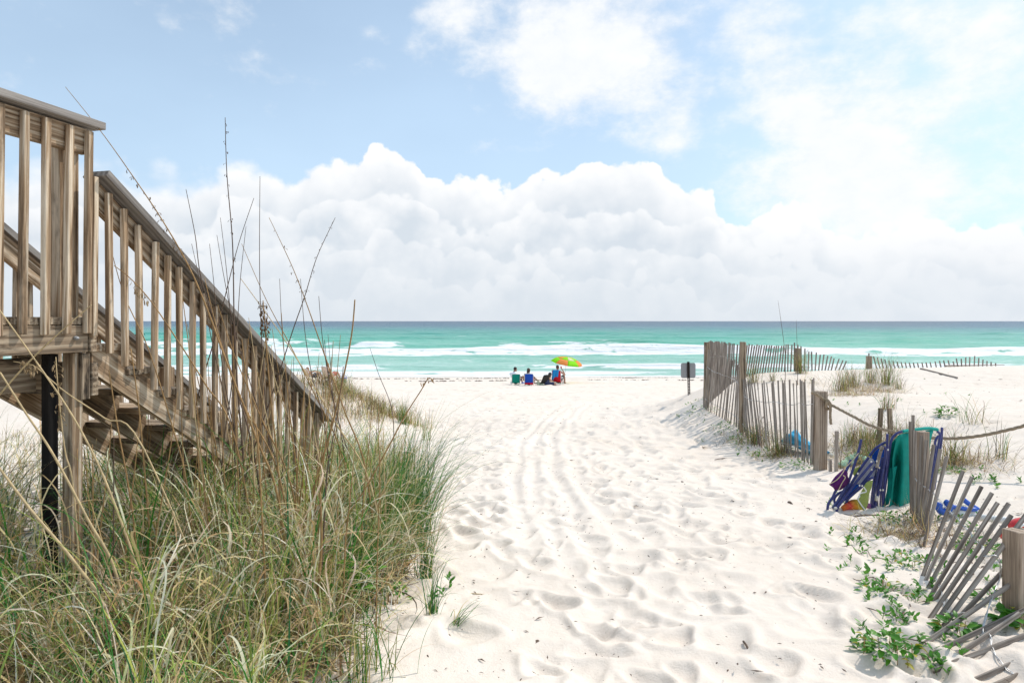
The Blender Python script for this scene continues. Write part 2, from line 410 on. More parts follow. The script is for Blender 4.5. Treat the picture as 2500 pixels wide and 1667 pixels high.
def plain(name, col, rough=.6, var=.18, spec=.4, metal=0, nscale=30, bumpd=0.0, sheen=0):
    m, T, b = new_mat(name)
    tc = T.node('ShaderNodeTexCoord'); n = T.noise(tc.outputs['Object'], nscale, 4, .6)
    lo = tuple(max(0, c*(1-var)) for c in col); hi = tuple(min(1, c*(1+var)) for c in col)
    T.l.new(T.ramp(n, [(.3, lo), (.7, hi)]), b.inputs['Base Color'])
    setp(b, Roughness=rough, Specular_IOR_Level=spec, Metallic=metal)
    if bumpd: bump(T, b, n, .5, bumpd)
    return m
def two_sided(name, col, var=.15, trans=.35, rough=.7, nscale=60):
    m, T, b = new_mat(name)
    tc = T.node('ShaderNodeTexCoord'); n = T.noise(tc.outputs['Object'], nscale, 3, .6)
    lo = tuple(max(0, c*(1-var)) for c in col); hi = tuple(min(1, c*(1+var)) for c in col)
    c = T.ramp(n, [(.3, lo), (.7, hi)]); T.l.new(c, b.inputs['Base Color']); setp(b, Roughness=rough, Specular_IOR_Level=.3)
    tr = T.node('ShaderNodeBsdfTranslucent'); T.l.new(c, tr.inputs[0])
    mx = T.node('ShaderNodeMixShader'); mx.inputs[0].default_value = trans
    T.l.new(b.outputs[0], mx.inputs[1]); T.l.new(tr.outputs[0], mx.inputs[2]); T.l.new(mx.outputs[0], T.n['Material Output'].inputs[0])
    return m

def sand_mat():
    m, T, b = new_mat('white_sand')
    g = T.node('ShaderNodeNewGeometry'); pos = g.outputs['Position']
    big = T.noise(pos, .55, 4, .55); mid = T.noise(pos, 7, 5, .6); fine = T.noise(pos, 260, 2, .6)
    c = T.ramp(T.m('ADD', T.m('MULTIPLY', big, .5), T.m('MULTIPLY', mid, .5)), [(.33, (.745, .638, .54)), (.62, (.81, .712, .622))])
    gr = T.noise(pos, 420, 1, .5); c = T.mix(T.m('MULTIPLY', T.sstep(gr, .62, .74), .30), c, (.42, .36, .30))
    # brown litter under the grass, painted dark to imitate shade in its gaps
    la = T.node('ShaderNodeAttribute'); la.attribute_name = 'litter_shade'
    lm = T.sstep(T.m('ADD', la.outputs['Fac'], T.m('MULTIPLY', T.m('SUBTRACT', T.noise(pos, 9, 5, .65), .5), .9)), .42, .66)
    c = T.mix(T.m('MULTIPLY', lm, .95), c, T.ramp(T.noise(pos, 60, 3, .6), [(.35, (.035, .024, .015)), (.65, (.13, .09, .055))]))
    # wet sand by the water has its own darker tone
    s = T.node('ShaderNodeSeparateXYZ'); T.l.new(pos, s.inputs[0])
    wetn = T.m('ADD', s.outputs[2], T.m('MULTIPLY', T.noise(pos, .35, 3, .5), .18))
    wet = T.sstep(wetn, .36, .12)
    c = T.mix(T.m('MULTIPLY', wet, .6), c, (.53, .49, .44))
    T.l.new(c, b.inputs['Base Color']); setp(b, Specular_IOR_Level=.25)
    T.l.new(T.m('SUBTRACT', .95, T.m('MULTIPLY', wet, .55)), b.inputs['Roughness'])
    bump(T, b, T.m('ADD', T.m('MULTIPLY', fine, .12), T.m('ADD', T.m('MULTIPLY', T.noise(pos, 26, 6, .68), .7), T.m('MULTIPLY', T.noise(pos, 110, 3, .6), .25))), .6, .016)
    return m
SAND = sand_mat()

def blade_mat():
    m, T, b = new_mat('grass_blade')
    a = T.node('ShaderNodeAttribute'); a.attribute_name = 'tint'
    c = a.outputs['Color']; T.l.new(c, b.inputs['Base Color']); setp(b, Roughness=.55, Specular_IOR_Level=.3)
    tr = T.node('ShaderNodeBsdfTranslucent'); T.l.new(c, tr.inputs[0])
    mx = T.node('ShaderNodeMixShader'); mx.inputs[0].default_value = .40
    T.l.new(b.outputs[0], mx.inputs[1]); T.l.new(tr.outputs[0], mx.inputs[2]); T.l.new(mx.outputs[0], T.n['Material Output'].inputs[0])
    return m
BLADE = blade_mat()

def sea_mat():
    m, T, b = new_mat('sea_water')
    g = T.node('ShaderNodeNewGeometry'); pos = g.outputs['Position']
    s = T.node('ShaderNodeSeparateXYZ'); T.l.new(pos, s.inputs[0]); x, y, z = s.outputs
    patch = T.noise(T.scale(pos, (.012, .03, 1)), 1.0, 4, .55)
    # depth of the sea floor sets the colour of the water
    ly = T.m('LOGARITHM', T.m('MAXIMUM', y, 45), 10)
    t = T.m('ADD', ly, T.m('MULTIPLY', T.m('SUBTRACT', patch, .5), .30))
    t = T.m('ADD', t, T.m('MULTIPLY', T.m('DIVIDE', x, T.m('ADD', y, 1)), .05))
    tn = T.lin(t, 1.65, 3.35)
    c = T.ramp(tn, [(0.0, (.40, .58, .50)), (.14, (.25, .51, .41)), (.30, (.11, .42, .31)), (.44, (.085, .33, .275)), (.55, (.06, .23, .24)), (.66, (.038, .125, .185)), (1.0, (.016, .070, .135))])
    sp = T.noise(T.scale(pos, (.03, .13, 1)), 1.0, 9, .66)
    c = T.mix(T.m('MULTIPLY', T.sstep(sp, .50, .66), .5), c, T.mix(1.0, c, (.35, .55, .52), 'MULTIPLY'), 'MIX')
    c = T.mix(T.m('MULTIPLY', T.sstep(sp, .46, .34), .22), c, (.42, .60, .56))
    # foam
    at = T.node('ShaderNodeAttribute'); at.attribute_name = 'foam'
    f1 = T.noise(T.scale(pos, (.55, 1.1, 1)), 1.0, 6, .62); f2 = T.noise(T.scale(pos, (2.2, 4.0, 1)), 1.0, 4, .6)
    fn = T.m('ADD', T.m('MULTIPLY', f1, .65), T.m('MULTIPLY', f2, .35))
    fo = T.sstep(T.m('SUBTRACT', T.m('MULTIPLY', at.outputs['Fac'], 1.0), T.m('SUBTRACT', 1.0, fn)), -.10, .12)
    # scattered small whitecaps further out
    cap = T.sstep(T.noise(T.scale(pos, (.05, .16, 1)), 1.0, 7, .66), .715, .74)
    cap = T.m('MULTIPLY', cap, T.sstep(y, 110, 180))
    fo = T.m('MAXIMUM', fo, T.m('MULTIPLY', cap, .9))
    c = T.mix(fo, c, (.82, .82, .81))
    T.l.new(c, b.inputs['Base Color'])
    T.l.new(T.m('ADD', T.m('MULTIPLY', fo, .5), .28), b.inputs['Roughness']); setp(b, IOR=1.33, Specular_IOR_Level=.12)
    w1 = T.noise(T.scale(pos, (.35, .9, 1)), 1.0, 5, .6); w2 = T.noise(T.scale(pos, (1.4, 3.2, 1)), 1.0, 4, .6); w3 = T.noise(T.scale(pos, (.06, .2, 1)), 1.0, 5, .6)
    h = T.m('ADD', T.m('MULTIPLY', w1, .5), T.m('ADD', T.m('MULTIPLY', w2, .14), T.m('MULTIPLY', w3, 1.6)))
    bump(T, b, h, .85, .9)
    return m
SEA = sea_mat()

LEAF = two_sided('vine_leaf', (.075, .24, .025), .35, .30, .4, 25)
LEAF3 = two_sided('yellowed_leaf', (.40, .36, .05), .3, .3, .5, 25)
LEAF2 = two_sided('bright_leaf', (.11, .30, .03), .3, .35, .4, 25)
STALK = two_sided('dry_stalk', (.36, .215, .09), .3, .1, .7, 20)
STALKD = two_sided('dark_stalk', (.13, .085, .06), .3, .05, .7, 20)
STALKP = two_sided('pale_straw', (.62, .47, .26), .25, .2, .7, 20)
SEED = two_sided('seed', (.17, .10, .05), .35, .15, .7, 80)
SEEDP = two_sided('pale_seed', (.42, .30, .17), .3, .25, .7, 80)
NAVY = plain('navy_tube', (.030, .038, .165), .35, .3, .5, nscale=14)
TEAL = two_sided('teal_cloth', (.0, .27, .21), .12, .16, .75, 18)
TEALB = two_sided('teal_cloth_hem', (.01, .34, .28), .12, .12, .75, 18)
PURPLE = plain('purple_cloth', (.085, .012, .105), .8, .2, .2, bumpd=.003)
LIME = two_sided('lime_mesh_cloth', (.40, .46, .13), .15, .25, .8, 90)
GREYC = two_sided('pale_grey_cloth', (.55, .54, .60), .1, .25, .8, 20)
BLUEC = two_sided('royal_blue_cloth', (.012, .10, .50), .15, .2, .8, 20)
CYANC = plain('cyan_nylon', (.03, .42, .70), .38, .25, .5, nscale=9)
TRIM = plain('white_trim', (.78, .77, .74), .6, .06, .3)
PLUG = plain('white_plastic_cap', (.74, .70, .62), .5, .1, .4)
ROPE = plain('hemp_rope', (.30, .235, .165), .9, .35, .1, nscale=160)
WIRE = plain('galvanised_wire', (.55, .55, .55), .4, .2, .5, .7)
STEEL = plain('sign_metal', (.33, .33, .335), .45, .08, .4, .35)
BLKM = plain('dark_steel_post', (.035, .026, .022), .6, .3, .3, .2)
CORD = plain('tan_cord', (.55, .45, .28), .8, .2, .2)
ALU = plain('white_frame', (.78, .78, .77), .35, .05, .5)
SKIN1 = plain('skin_tan', (.36, .20, .13), .55, .08, .35)
SKIN2 = plain('skin_light', (.52, .31, .21), .55, .08, .35)
SKIN3 = plain('skin_brown', (.21, .11, .07), .55, .1, .35)
HAIR1 = plain('dark_hair', (.020, .014, .012), .5, .3, .4)
HAIR2 = plain('brown_hair', (.055, .030, .018), .5, .3, .4)
HAIR3 = plain('auburn_hair', (.25, .115, .05), .5, .3, .4)
C_WHITE = plain('white_shirt_cloth', (.74, .73, .78), .8, .05, .2)
C_NAVYP = plain('navy_print_cloth', (.05, .06, .12), .8, .6, .2, nscale=22)
C_BLACK = plain('black_mesh_cloth', (.035, .033, .030), .8, .5, .2, nscale=60)
C_GREEN = two_sided('green_chair_cloth', (.0, .26, .19), .12, .1, .8, 20)
C_BLUE = two_sided('blue_chair_cloth', (.012, .075, .44), .12, .1, .8, 20)
C_RED = two_sided('red_chair_cloth', (.60, .012, .025), .12, .12, .8, 20)
C_REDP = plain('red_plastic', (.62, .02, .02), .35, .1, .5)
C_TOWEL = two_sided('cyan_towel_cloth', (.02, .27, .62), .2, .1, .9, 40)
C_ORANGE = two_sided('orange_canopy', (.98, .47, .14), .06, .55, .7, 10)
C_GREENU = two_sided('green_canopy', (.42, .90, .03), .06, .55, .7, 10)
C_CREAM = two_sided('cream_canopy', (.85, .82, .55), .05, .45, .7, 10)
C_STRIPE = plain('khaki_cloth', (.38, .40, .28), .8, .5, .2, nscale=9)
C_TAN = plain('tan_towel_cloth', (.66, .50, .40), .9, .12, .2)
C_NAVY = plain('navy_cloth', (.03, .035, .07), .8, .2, .2)
C_BLUEP = plain('blue_plastic', (.02, .10, .48), .35, .15, .5)

# ------------------------------------------------------------------ ground sheet
def fan_cols(n, lim):
    d = np.linspace(-lim, lim, n); tail = [1.12, 1.3, 1.6, 2.2, 3.2, 5, 9, 18, 40, 80]
    t = np.array(tail)*lim
    return np.concatenate([-t[::-1], d, t])
def grid_quads(nr, nc):
    i = np.arange(nr-1)[:, None]*nc+np.arange(nc-1)[None, :]; i = i.ravel()
    return np.stack([i, i+1, i+nc+1, i+nc], 1)

def build_ground():
    s = fan_cols(620, .86); yy = [-60, -30, -15, -8, -4, -2, -1, 0, .8, 1.4, 1.9]
    y = 2.2
    while y < 62: yy.append(y); y *= 1.0052
    yy += [64, 68, 75, 90]
    yy = np.array(yy, float); wy = np.maximum(yy, 2.2)
    X = s[None, :]*wy[:, None]; Y = np.repeat(yy[:, None], len(s), 1)
    Z = gz(X, Y)
    # trodden sand
    H = np.zeros_like(Z); rg = np.random.default_rng(21)
    def stamp(x, y, a, b, ang, dep, rim=.3, sk=.35):
        rmax = max(a, b)*1.9
        i0, i1 = np.searchsorted(yy, [y-rmax, y+rmax])
        if i1-i0 < 2: return
        w = max(y, 2.2); j0, j1 = np.searchsorted(s, [(x-rmax)/w*1.0-.01, (x+rmax)/w+.01])
        if j1-j0 < 2: return
        dx = X[i0:i1, j0:j1]-x; dy = Y[i0:i1, j0:j1]-y
        u = (dx*math.cos(ang)+dy*math.sin(ang))/a; v = (-dx*math.sin(ang)+dy*math.cos(ang))/b
        wob = 1+.16*np.sin(3*np.arctan2(v, u)+ang*5)
        r = np.sqrt(u*u+v*v)*wob
        bowl = np.clip(1-r**2.2, 0, 1)**1.15
        prof = -dep*(bowl*(1+sk*u))+dep*rim*np.exp(-((r-1.18)/.26)**2)
        k = np.exp(-(r/1.1)**4)
        H[i0:i1, j0:j1] = H[i0:i1, j0:j1]*(1-.62*k)+prof
    def xl(y): return -.75 if y < 8 else -.9-.12*(y-8) if y < 14 else -1.7-(y-14)*.9
    def xr(y): return 1.9+.35*y if y < 5.5 else 3.85 if y < 17 else 4+(y-17)*.7
    for y0, y1, dens, sc in [(2.2, 5, 13, 1.1), (5, 9, 13, 1.1), (9, 15, 9, 1.2), (15, 24, 4.5, 1.4), (24, 44, 1.6, 1.9)]:
        area = (y1-y0)*((xr(y0)-xl(y0))+(xr(y1)-xl(y1)))/2
        for _ in range(int(area*dens)):
            y = rg.uniform(y0, y1); x = rg.uniform(xl(y), xr(y))
            ang = math.pi/2+rg.normal(0, .7); L = rg.uniform(.10, .20)*sc
            stamp(x, y, L, L*rg.uniform(.5, .85), ang, rg.uniform(.018, .045)*sc*(1 if y < 15 else .8), rg.uniform(.2, .45), rg.uniform(-.3, .7))
    # a few old prints behind the fence and on the dune
    for _ in range(150):
        y = rg.uniform(4, 17); x = rg.uniform(4.4, 13)
        stamp(x, y, .13, .07, rg.uniform(0, 3.1), rg.uniform(.008, .03), .25)
    # curving cart tracks on the path
    tr = [gp(*p) for p in [(1560, 925), (1420, 980), (1340, 1050), (1322, 1130), (1350, 1240), (1415, 1370), (1470, 1500), (1490, 1640)]]
    trp = np.array([[p.x, p.y] for p in smooth_line(tr, 14)])
    order = np.argsort(trp[:, 1]); cx = np.interp(Y.ravel(), trp[order, 1], trp[order, 0]).reshape(Y.shape)
    off = X-cx; wn = (Y > 3) & (Y < 26)
    fade = np.clip((Y-4.2)/2.5, 0, 1)*np.clip((25-Y)/6, 0, 1)*wn
    for o, wd, dep in [(-.34, .075, .019), (-.13, .06, .013), (.17, .075, .020), (.44, .06, .014)]:
        e = (off-o-.04*np.sin(Y*1.7+o*9))/wd
        prof = -dep*np.exp(-e*e)+dep*.6*np.exp(-((np.abs(e)-1.9)/.7)**2)
        k = np.exp(-(e/2)**4)*fade
        H = H*(1-.55*k)+prof*fade
    grain = np.clip((Y-1)/3, 0, 1)*np.clip((50-Y)/10, 0, 1)
    H += grain*(.010*fbm(X*2.2, Y*2.2, 3, 11)+.0045*fbm(X*9, Y*9, 2, 15))
    # wind ripples on the dune
    du = np.clip((X-4.6)/1.5, 0, 1)*np.clip((19-Y)/3, 0, 1)
    H += du*.006*np.sin((X*.5+Y*1.0)*14+3*fbm(X*.9, Y*.9, 2, 31))
    # vehicle ruts and a wrack step along the beach
    for y0, dep, wd, ph in [(38.6, .05, .22, 0), (39.6, .05, .22, .4), (42.5, .07, .25, 1.2), (43.6, .06, .25, 1.5), (46.5, .09, .35, 2.2), (34.6, .035, .2, 4)]:
        e = (Y-y0-.9*np.sin(X*.035+ph)-.5*pnoise(X*.05, Y*0, 40+int(ph*10)))/wd
        H += 1.7*np.where(np.abs(e) < 5, -dep*np.exp(-e*e)+dep*.8*np.exp(-((e-1.8)/.8)**2), 0)*(.55+.9*np.clip(pnoise(X*.18, Y*.0+3, 44), -.4, .6))
    H += np.exp(-((Y-44)/9)**2)*.09*fbm(X*.45, Y*1.2, 3, 51)
    Z = Z+H
    V = np.stack([X, Y, Z], -1).reshape(-1, 3)
    me = np_mesh('sand_ground', V, grid_quads(*X.shape))
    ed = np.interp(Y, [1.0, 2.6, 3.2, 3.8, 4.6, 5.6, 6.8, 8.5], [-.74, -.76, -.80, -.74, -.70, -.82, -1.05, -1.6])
    mo = np.clip((ed-.12-X)/.3, 0, 1)*np.clip((Y-.5)/.8, 0, 1)*np.clip((7.6-Y)/1.2, 0, 1)*np.clip((X+6.2)/1.5, 0, 1)*np.where((X < -1.95) & (Y > 3.4), .5, 1)  # mask of the litter colour that darkens the grass gaps like shade
    at = me.attributes.new('litter_shade', 'FLOAT', 'POINT'); at.data.foreach_set('value', mo.astype(np.float32).ravel())
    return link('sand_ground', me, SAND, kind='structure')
build_ground()

# ------------------------------------------------------------------ sea
def build_sea():
    s = fan_cols(560, .92); yy = [46.0]
    y = 46.0
    while y < 420: y *= 1.0035; yy.append(y)
    while y < 60000: y *= 1.03; yy.append(y)
    yy = np.array(yy); X = s[None, :]*yy[:, None]; Y = np.repeat(yy[:, None], len(s), 1)
    Z = np.zeros_like(X); Fm = np.zeros_like(X)
    def breaker(y0, h, wf, wb, foam_front, foam_back, seed, x0=None, x1=None, wob=2.5, thr=0.0):
        nonlocal Z, Fm
        yc = y0+wob*fbm(X*.022, Y*0, 3, seed)
        e = Y-yc
        amp = np.clip(.70+1.0*fbm(X*.028, Y*0+7, 3, seed+5), .15, 1.35)
        if x0 is not None: amp = amp*(1/(1+np.exp(-(X-x0)/5)))
        if x1 is not None: amp = amp*(1/(1+np.exp((X-x1)/5)))
        prof = np.where(e < 0, np.exp(-(e/wf)**2), np.exp(-(e/wb)**2))
        Z += h*amp*prof
        brk = np.clip((amp-thr)*1.6, 0, 1)
        ff = np.where(e < 0, np.exp(-(np.abs(e)/foam_front)**2.6), np.exp(-(np.abs(e)/foam_back)**2.0))*brk
        Fm = np.maximum(Fm, ff*(.92+1.0*fbm(X*.16, Y*.34, 4, seed+9, .65)))
    breaker(55.5, .16, .8, 3, 2.2, 1.2, 1, wob=2.0, thr=.3)
    breaker(62, .32, 1.0, 3.5, 3.2, 1.6, 2, wob=3.2, thr=.35)
    breaker(71, .38, 1.3, 4, 5, 2.2, 3, wob=4, thr=.55)
    breaker(92, 1.05, 1.6, 6, 10, 2.2, 4, wob=6, thr=-.2)
    breaker(112, .95, 2.0, 7, 6, 2.2, 5, x1=30, wob=7, thr=.45)
    breaker(128, .9, 2.6, 8, 8, 3, 6, wob=8, thr=.75)
    breaker(165, .7, 3, 10, 5, 3, 7, wob=10, thr=1.05)
    breaker(215, .7, 4, 12, 4, 3, 8, wob=12, thr=1.15)
    for k, (lx, ly, a) in enumerate([(.05, .16, .22), (.12, .35, .12), (.3, .8, .06)]):
        Z += a*fbm(X*lx, Y*ly, 2, 60+k)*np.clip((Y-52)/25, .12, 1)*np.clip((2500-Y)/2000, 0, 1)
    # wash on the beach: the sheet dips under the sand at the water's edge
    Fm = np.maximum(Fm, np.clip((53.8+1.2*fbm(X*.05, Y*0, 3, 77)-Y)/2.2+.55, 0, .95)*(.95+.3*fbm(X*.4, Y*.8, 2, 78)))
    Fm = np.maximum(Fm, .40*np.exp(-((Y-68)/14)**2))
    Fm = np.maximum(Fm, .36*np.exp(-((Y-100)/14)**2))
    Z -= np.clip((53-Y)/7, 0, 1)*.15
    V = np.stack([X, Y, Z], -1).reshape(-1, 3)
    me = np_mesh('sea', V, grid_quads(*X.shape))
    a = me.attributes.new('foam', 'FLOAT', 'POINT'); a.data.foreach_set('value', np.clip(Fm, 0, 1.3).astype(np.float32).ravel())
    return link('sea', me, SEA, kind='structure')
build_sea()

# ------------------------------------------------------------------ boardwalk end and stairs
def build_stairs():
    a = R(15); d = Vector((math.sin(a), math.cos(a), 0)); nl = Vector((-math.cos(a), math.sin(a), 0)); up = Vector((0, 0, 1))
    O = Vector((-2.125, 3.50, EYE))             # outer top corner where deck meets stair, at eye level
    def Q(s, t, z): return O+d*s+nl*t+up*z
    root = thing('beach_access_stairs', 'weathered wooden boardwalk end with railed stairs going down through the grass to the sand', 'stairs', Q(0, 0, 0)-up*1.6)
    B = lambda *k: board(root, *k)
    WID = 1.13; DK = .02; r = random.Random(5)
    # deck side towards the path
    S0 = -2.6
    B('rail_cap', Q(S0, .055, 1.005), Q(.035, .055, 1.005), .15, .038, W_RAIL, nl)
    B('top_rail', Q(S0, .062, .915), Q(-.02, .062, .915), .13, .038, W_BROWN, up)
    B('rail_cap', Q(S0, WID-.05, 1.005), Q(.03, WID-.05, 1.005), .15, .038, W_RAIL, nl)
    B('top_rail', Q(S0, WID-.06, .915), Q(0, WID-.06, .915), .13, .038, W_BROWN, up)
    k = 0; s = -.045
    while s > S0+.1:
        tilt = r.uniform(-.006, .006)
        bl = B('baluster', Q(s, .020, -.065+r.uniform(-.006, .006)), Q(s+tilt+.012, .020, .965), .031, .031, W_BROWN, d)
        if k < 6:
            m = MB()
            for zz in (.945,): m.ell(Q(s+.008, .0035, zz+r.uniform(-.01, .01)), (.0045, .0045, .0045), 6, 4)
            no = m.build('screw', BLKM, root); no.parent = bl; no.matrix_local = bl.matrix_local.inverted()
        s -= .115; k += 1
    s = -.06
    while s > S0+.1:
        B('baluster', Q(s, WID-.02, -.06), Q(s, WID-.02, .96), .04, .038, W_BROWN, d); s -= .115
    # corner posts above the deck
    B('railing_post', Q(-.09, .135, -.15), Q(-.09, .135, .98), .11, .11, W_BROWN, d)
    B('railing_post', Q(-.155, WID-.155, -.15), Q(-.155, WID-.155, .98), .14, .14, W_BROWN, d)
    # deck: edge boards run across the walk
    s = .0
    k = 0
    while s > S0:
        B('deck_board', Q(s-.07, .045, DK-.019), Q(s-.07, WID-.045, DK-.019), .137, .038, W_DARK, d); s -= .142
    B('rim_joist', Q(S0, .058, -.09), Q(-.02, .058, -.09), .135, .04, W_DARK, up)
    B('rim_joist', Q(S0, WID-.058, -.09), Q(-.02, WID-.058, -.09), .135, .04, W_DARK, up)
    B('end_joist', Q(.005, .03, -.075), Q(.005, WID-.03, -.075), .165, .04, W_DARK, up)
    B('ledger_board', Q(.03, .045, -.30), Q(.03, WID-.045, -.30), .17, .04, W_DARK, up)
    for ss in (-.8, -1.6): B('cross_beam', Q(ss, .09, -.26), Q(ss, WID-.09, -.26), .17, .04, W_DARK, up)
    B('side_beam', Q(S0, .30, -.27), Q(-.1, .30, -.27), .17, .04, W_DARK, up)
    m = MB(); c = Q(-.10, .037, -.085); m.tube([c, c-nl*.012], .011, 10); m.ell(c-nl*.013, (.012, .012, .009)); m.build('bolt', STEEL, root)
    # legs
    B('support_post', Q(-.05, .105, -1.9), Q(-.05, .105, -.16), .064, .064, W_BROWN, d)
    B('support_post', Q(-.125, .165, -1.9), Q(-.125, .165, -.165), .052, .052, W_BLACK, d)
    B('support_post', Q(-.13, WID-.13, -1.9), Q(-.13, WID-.13, -.16), .135, .09, W_DARK, d)
    B('post_cleat', Q(-.02, .085, -.40), Q(-.02, .085, -.165), .05, .07, W_DARK, d)
    # flight of stairs
    RUN, RISE, N = .218, .1405, 12
    def tread_z(k): return DK-RISE*(k+1)
    slope = RISE/RUN; ang = math.atan(slope)
    def stringer(t):
        pts = [(0.02, DK-.03)]
        for k in range(N):
            z = tread_z(k)-.038; s0 = .045+RUN*k
            pts += [(s0, z), (s0+RUN, z)]
        low = [(s, z-.0) for s, z in pts]
        pr = [(.02, DK-.03), (.02, tread_z(0)-.038)]
        for k in range(N):
            z = tread_z(k)-.038; s0 = .03+RUN*k
            pr += [(s0 if k else .0205, z), (s0+RUN, z), (s0+RUN, z-RISE)]
        pr = pr[:-1]; e = pr[-1]
        pr += [(e[0], e[1]-.25), (.02, e[1]-.25+slope*(e[0]-.02))]
        # polygon: sawtooth on top, straight lower edge
        bm = bmesh.new(); th = .038
        va = [bm.verts.new((p[0], 0, p[1])) for p in pr]; f = bm.faces.new(va)
        ex = bmesh.ops.extrude_face_region(bm, geom=[f]); bmesh.ops.translate(bm, vec=(0, th, 0), verts=[v for v in ex['geom'] if isinstance(v, bmesh.types.BMVert)])
        bmesh.ops.recalc_face_normals(bm, faces=bm.faces)
        # put the mesh in a frame whose X follows the slope, so that grain runs along the board
        rot = Matrix.Rotation(-ang, 4, 'Y'); bm.transform(rot)
        bmesh.ops.triangulate(bm, faces=[f for f in bm.faces if len(f.verts) > 4])
        me = bpy.data.meshes.new('stringer'); bm.to_mesh(me); bm.free()
        M = Matrix((d, nl, up)).transposed().to_4x4() @ Matrix.Rotation(ang, 4, 'Y'); M.translation = Q(0, t, 0)
        return link('stringer', me, W_BROWN, root, M)
    for t in (.058, WID/2-.02, WID-.096): stringer(t)
    for k in range(N):
        z = tread_z(k)-.019; s0 = .02+RUN*k
        for j in range(2): B('tread', Q(s0+.055+.117*j, .04, z), Q(s0+.055+.117*j, WID-.04, z), .112, .036, W_DARK if k % 3 else W_BROWN, d)
    # stair railings
    g = .70
    def cap(s): return .805-g*s
    E = 2.30
    for t, sg in ((.055, 1), (WID-.055, -1)):
        B('handrail', Q(.03, t-.014*sg, cap(.03)-.02), Q(E, t-.014*sg, cap(E)-.02), .155, .040, W_RAIL, nl)
        B('rail_board', Q(.03, t+.012*sg, cap(.03)-.115), Q(E-.05, t+.012*sg, cap(E-.05)-.115), .125, .036, W_BROWN, up)
        k = 0; s = -.005 if sg == 1 else .05
        while s < E-.1:
            zt = cap(s)-.075+.02*r.random(); L = .83+r.uniform(-.03, .03)
            zb = max(zt-L, -1.75)
            bl2 = B('baluster', Q(s, t-.034*sg, zb), Q(s+r.uniform(-.012, .012), t-(.034+r.uniform(-.003, .003))*sg, zt), .030, .030, W_BROWN, d+nl*r.uniform(-.12, .12))
            if sg == 1 and k < 16:
                m = MB(); m.ell(Q(s, t-.0505, zt-.05), (.005, .004, .005), 6, 4); no = m.build('screw', BLKM, root); no.parent = root.children[-2] if False else bl2; no.matrix_local = bl2.matrix_local.inverted()
            s += .1015; k += 1
        for s in (1.58, 2.18):
            B('railing_post', Q(s, t+.075*sg, -1.9), Q(s, t+.075*sg, cap(s)-.055), .09, .09, W_BROWN, d)
    return root
build_stairs()

# ------------------------------------------------------------------ slatted sand fences
def slat(root, p0, p1, face, w=.036, t=.011, mat=None):
    L = (Vector(p1)-Vector(p0)).length; L = round(L*25)/25
    p0 = Vector(p0); dd = (Vector(p1)-p0).normalized()
    side = dd.cross(Vector(face))
    return board(root, 'slat', Vector(p1)-dd*L, p1, w, t, mat or W_SLAT, side)
def wire(root, pts, r=.0030):
    m = MB(); ph = random.random()*6
    P2 = smooth_line(pts, 4)
    for q in (0, math.pi):
        tw = []
        for i, p in enumerate(P2):
            tw.append(p+Vector((math.cos(i*1.3+q+ph), math.sin(i*1.3+q+ph), math.cos(i*1.3+q+ph+1))) * .004)
        m.tube(tw, r, 5)
    return m.build('wire', WIRE, root)

def fence_path():
    r = random.Random(11)
    root = thing('sand_fence', 'grey slatted sand fence running along the right of the path up to the corner post', 'fence', (4.1, 9.2, gz1(4.1, 9.2)))
    B0, B1 = [], []; y = 9.36
    while y < 14.55:
        X = 4.10+.05*math.sin(y*2.1)+.02*r.uniform(-1, 1)
        zb = gz1(X, y)-.06
        lean = np.interp(y, [9.3, 9.8, 10.6, 11.6, 12.1, 12.5, 13.2, 14.0, 14.6], [.06, .16, .34, .46, .30, .02, -.30, -.28, -.06])+r.uniform(-.04, .04)
        topz = EYE-np.interp(y, [9.3, 10, 11, 11.9, 12.2, 13, 14, 14.6], [.80, .90, 1.02, 1.05, .90, .76, .66, .56])+r.uniform(-.03, .03)
        p0 = Vector((X, y, zb)); p1 = Vector((X+r.uniform(.0, .08), y+lean, topz))
        slat(root, p0, p1, (-1, .1+r.uniform(-.25, .25), 0))
        B0.append(p0.lerp(p1, .20)); B1.append(p0.lerp(p1, .72))
        y += .074+r.uniform(-.02, .02)
    wire(root, B0[::3]); wire(root, B1[::3])
    for px, y, w, h in [(1.0, 12.25, .085, 1.62), (0, 14.5, .10, 1.38)]:
        X = 4.13; zb = gz1(X, y); board(root, 'post', (X, y, zb-.3), (X+.01, y, zb+h), w, w, W_DARK, (1, 0, 0))
    # end post that carries the rope, and the slat nailed beside it
    p = gp(2002, 1147); board(root, 'end_post', p-Vector((0, 0, .35)), P(2004, 955, p.y), .125, .125, W_POST, (1, .15, 0))
    slat(root, P(1983, 1135, p.y+.05), P(1987, 936, p.y+.05), (-1, .2, 0))
    return p
ROPE_POST = fence_path()

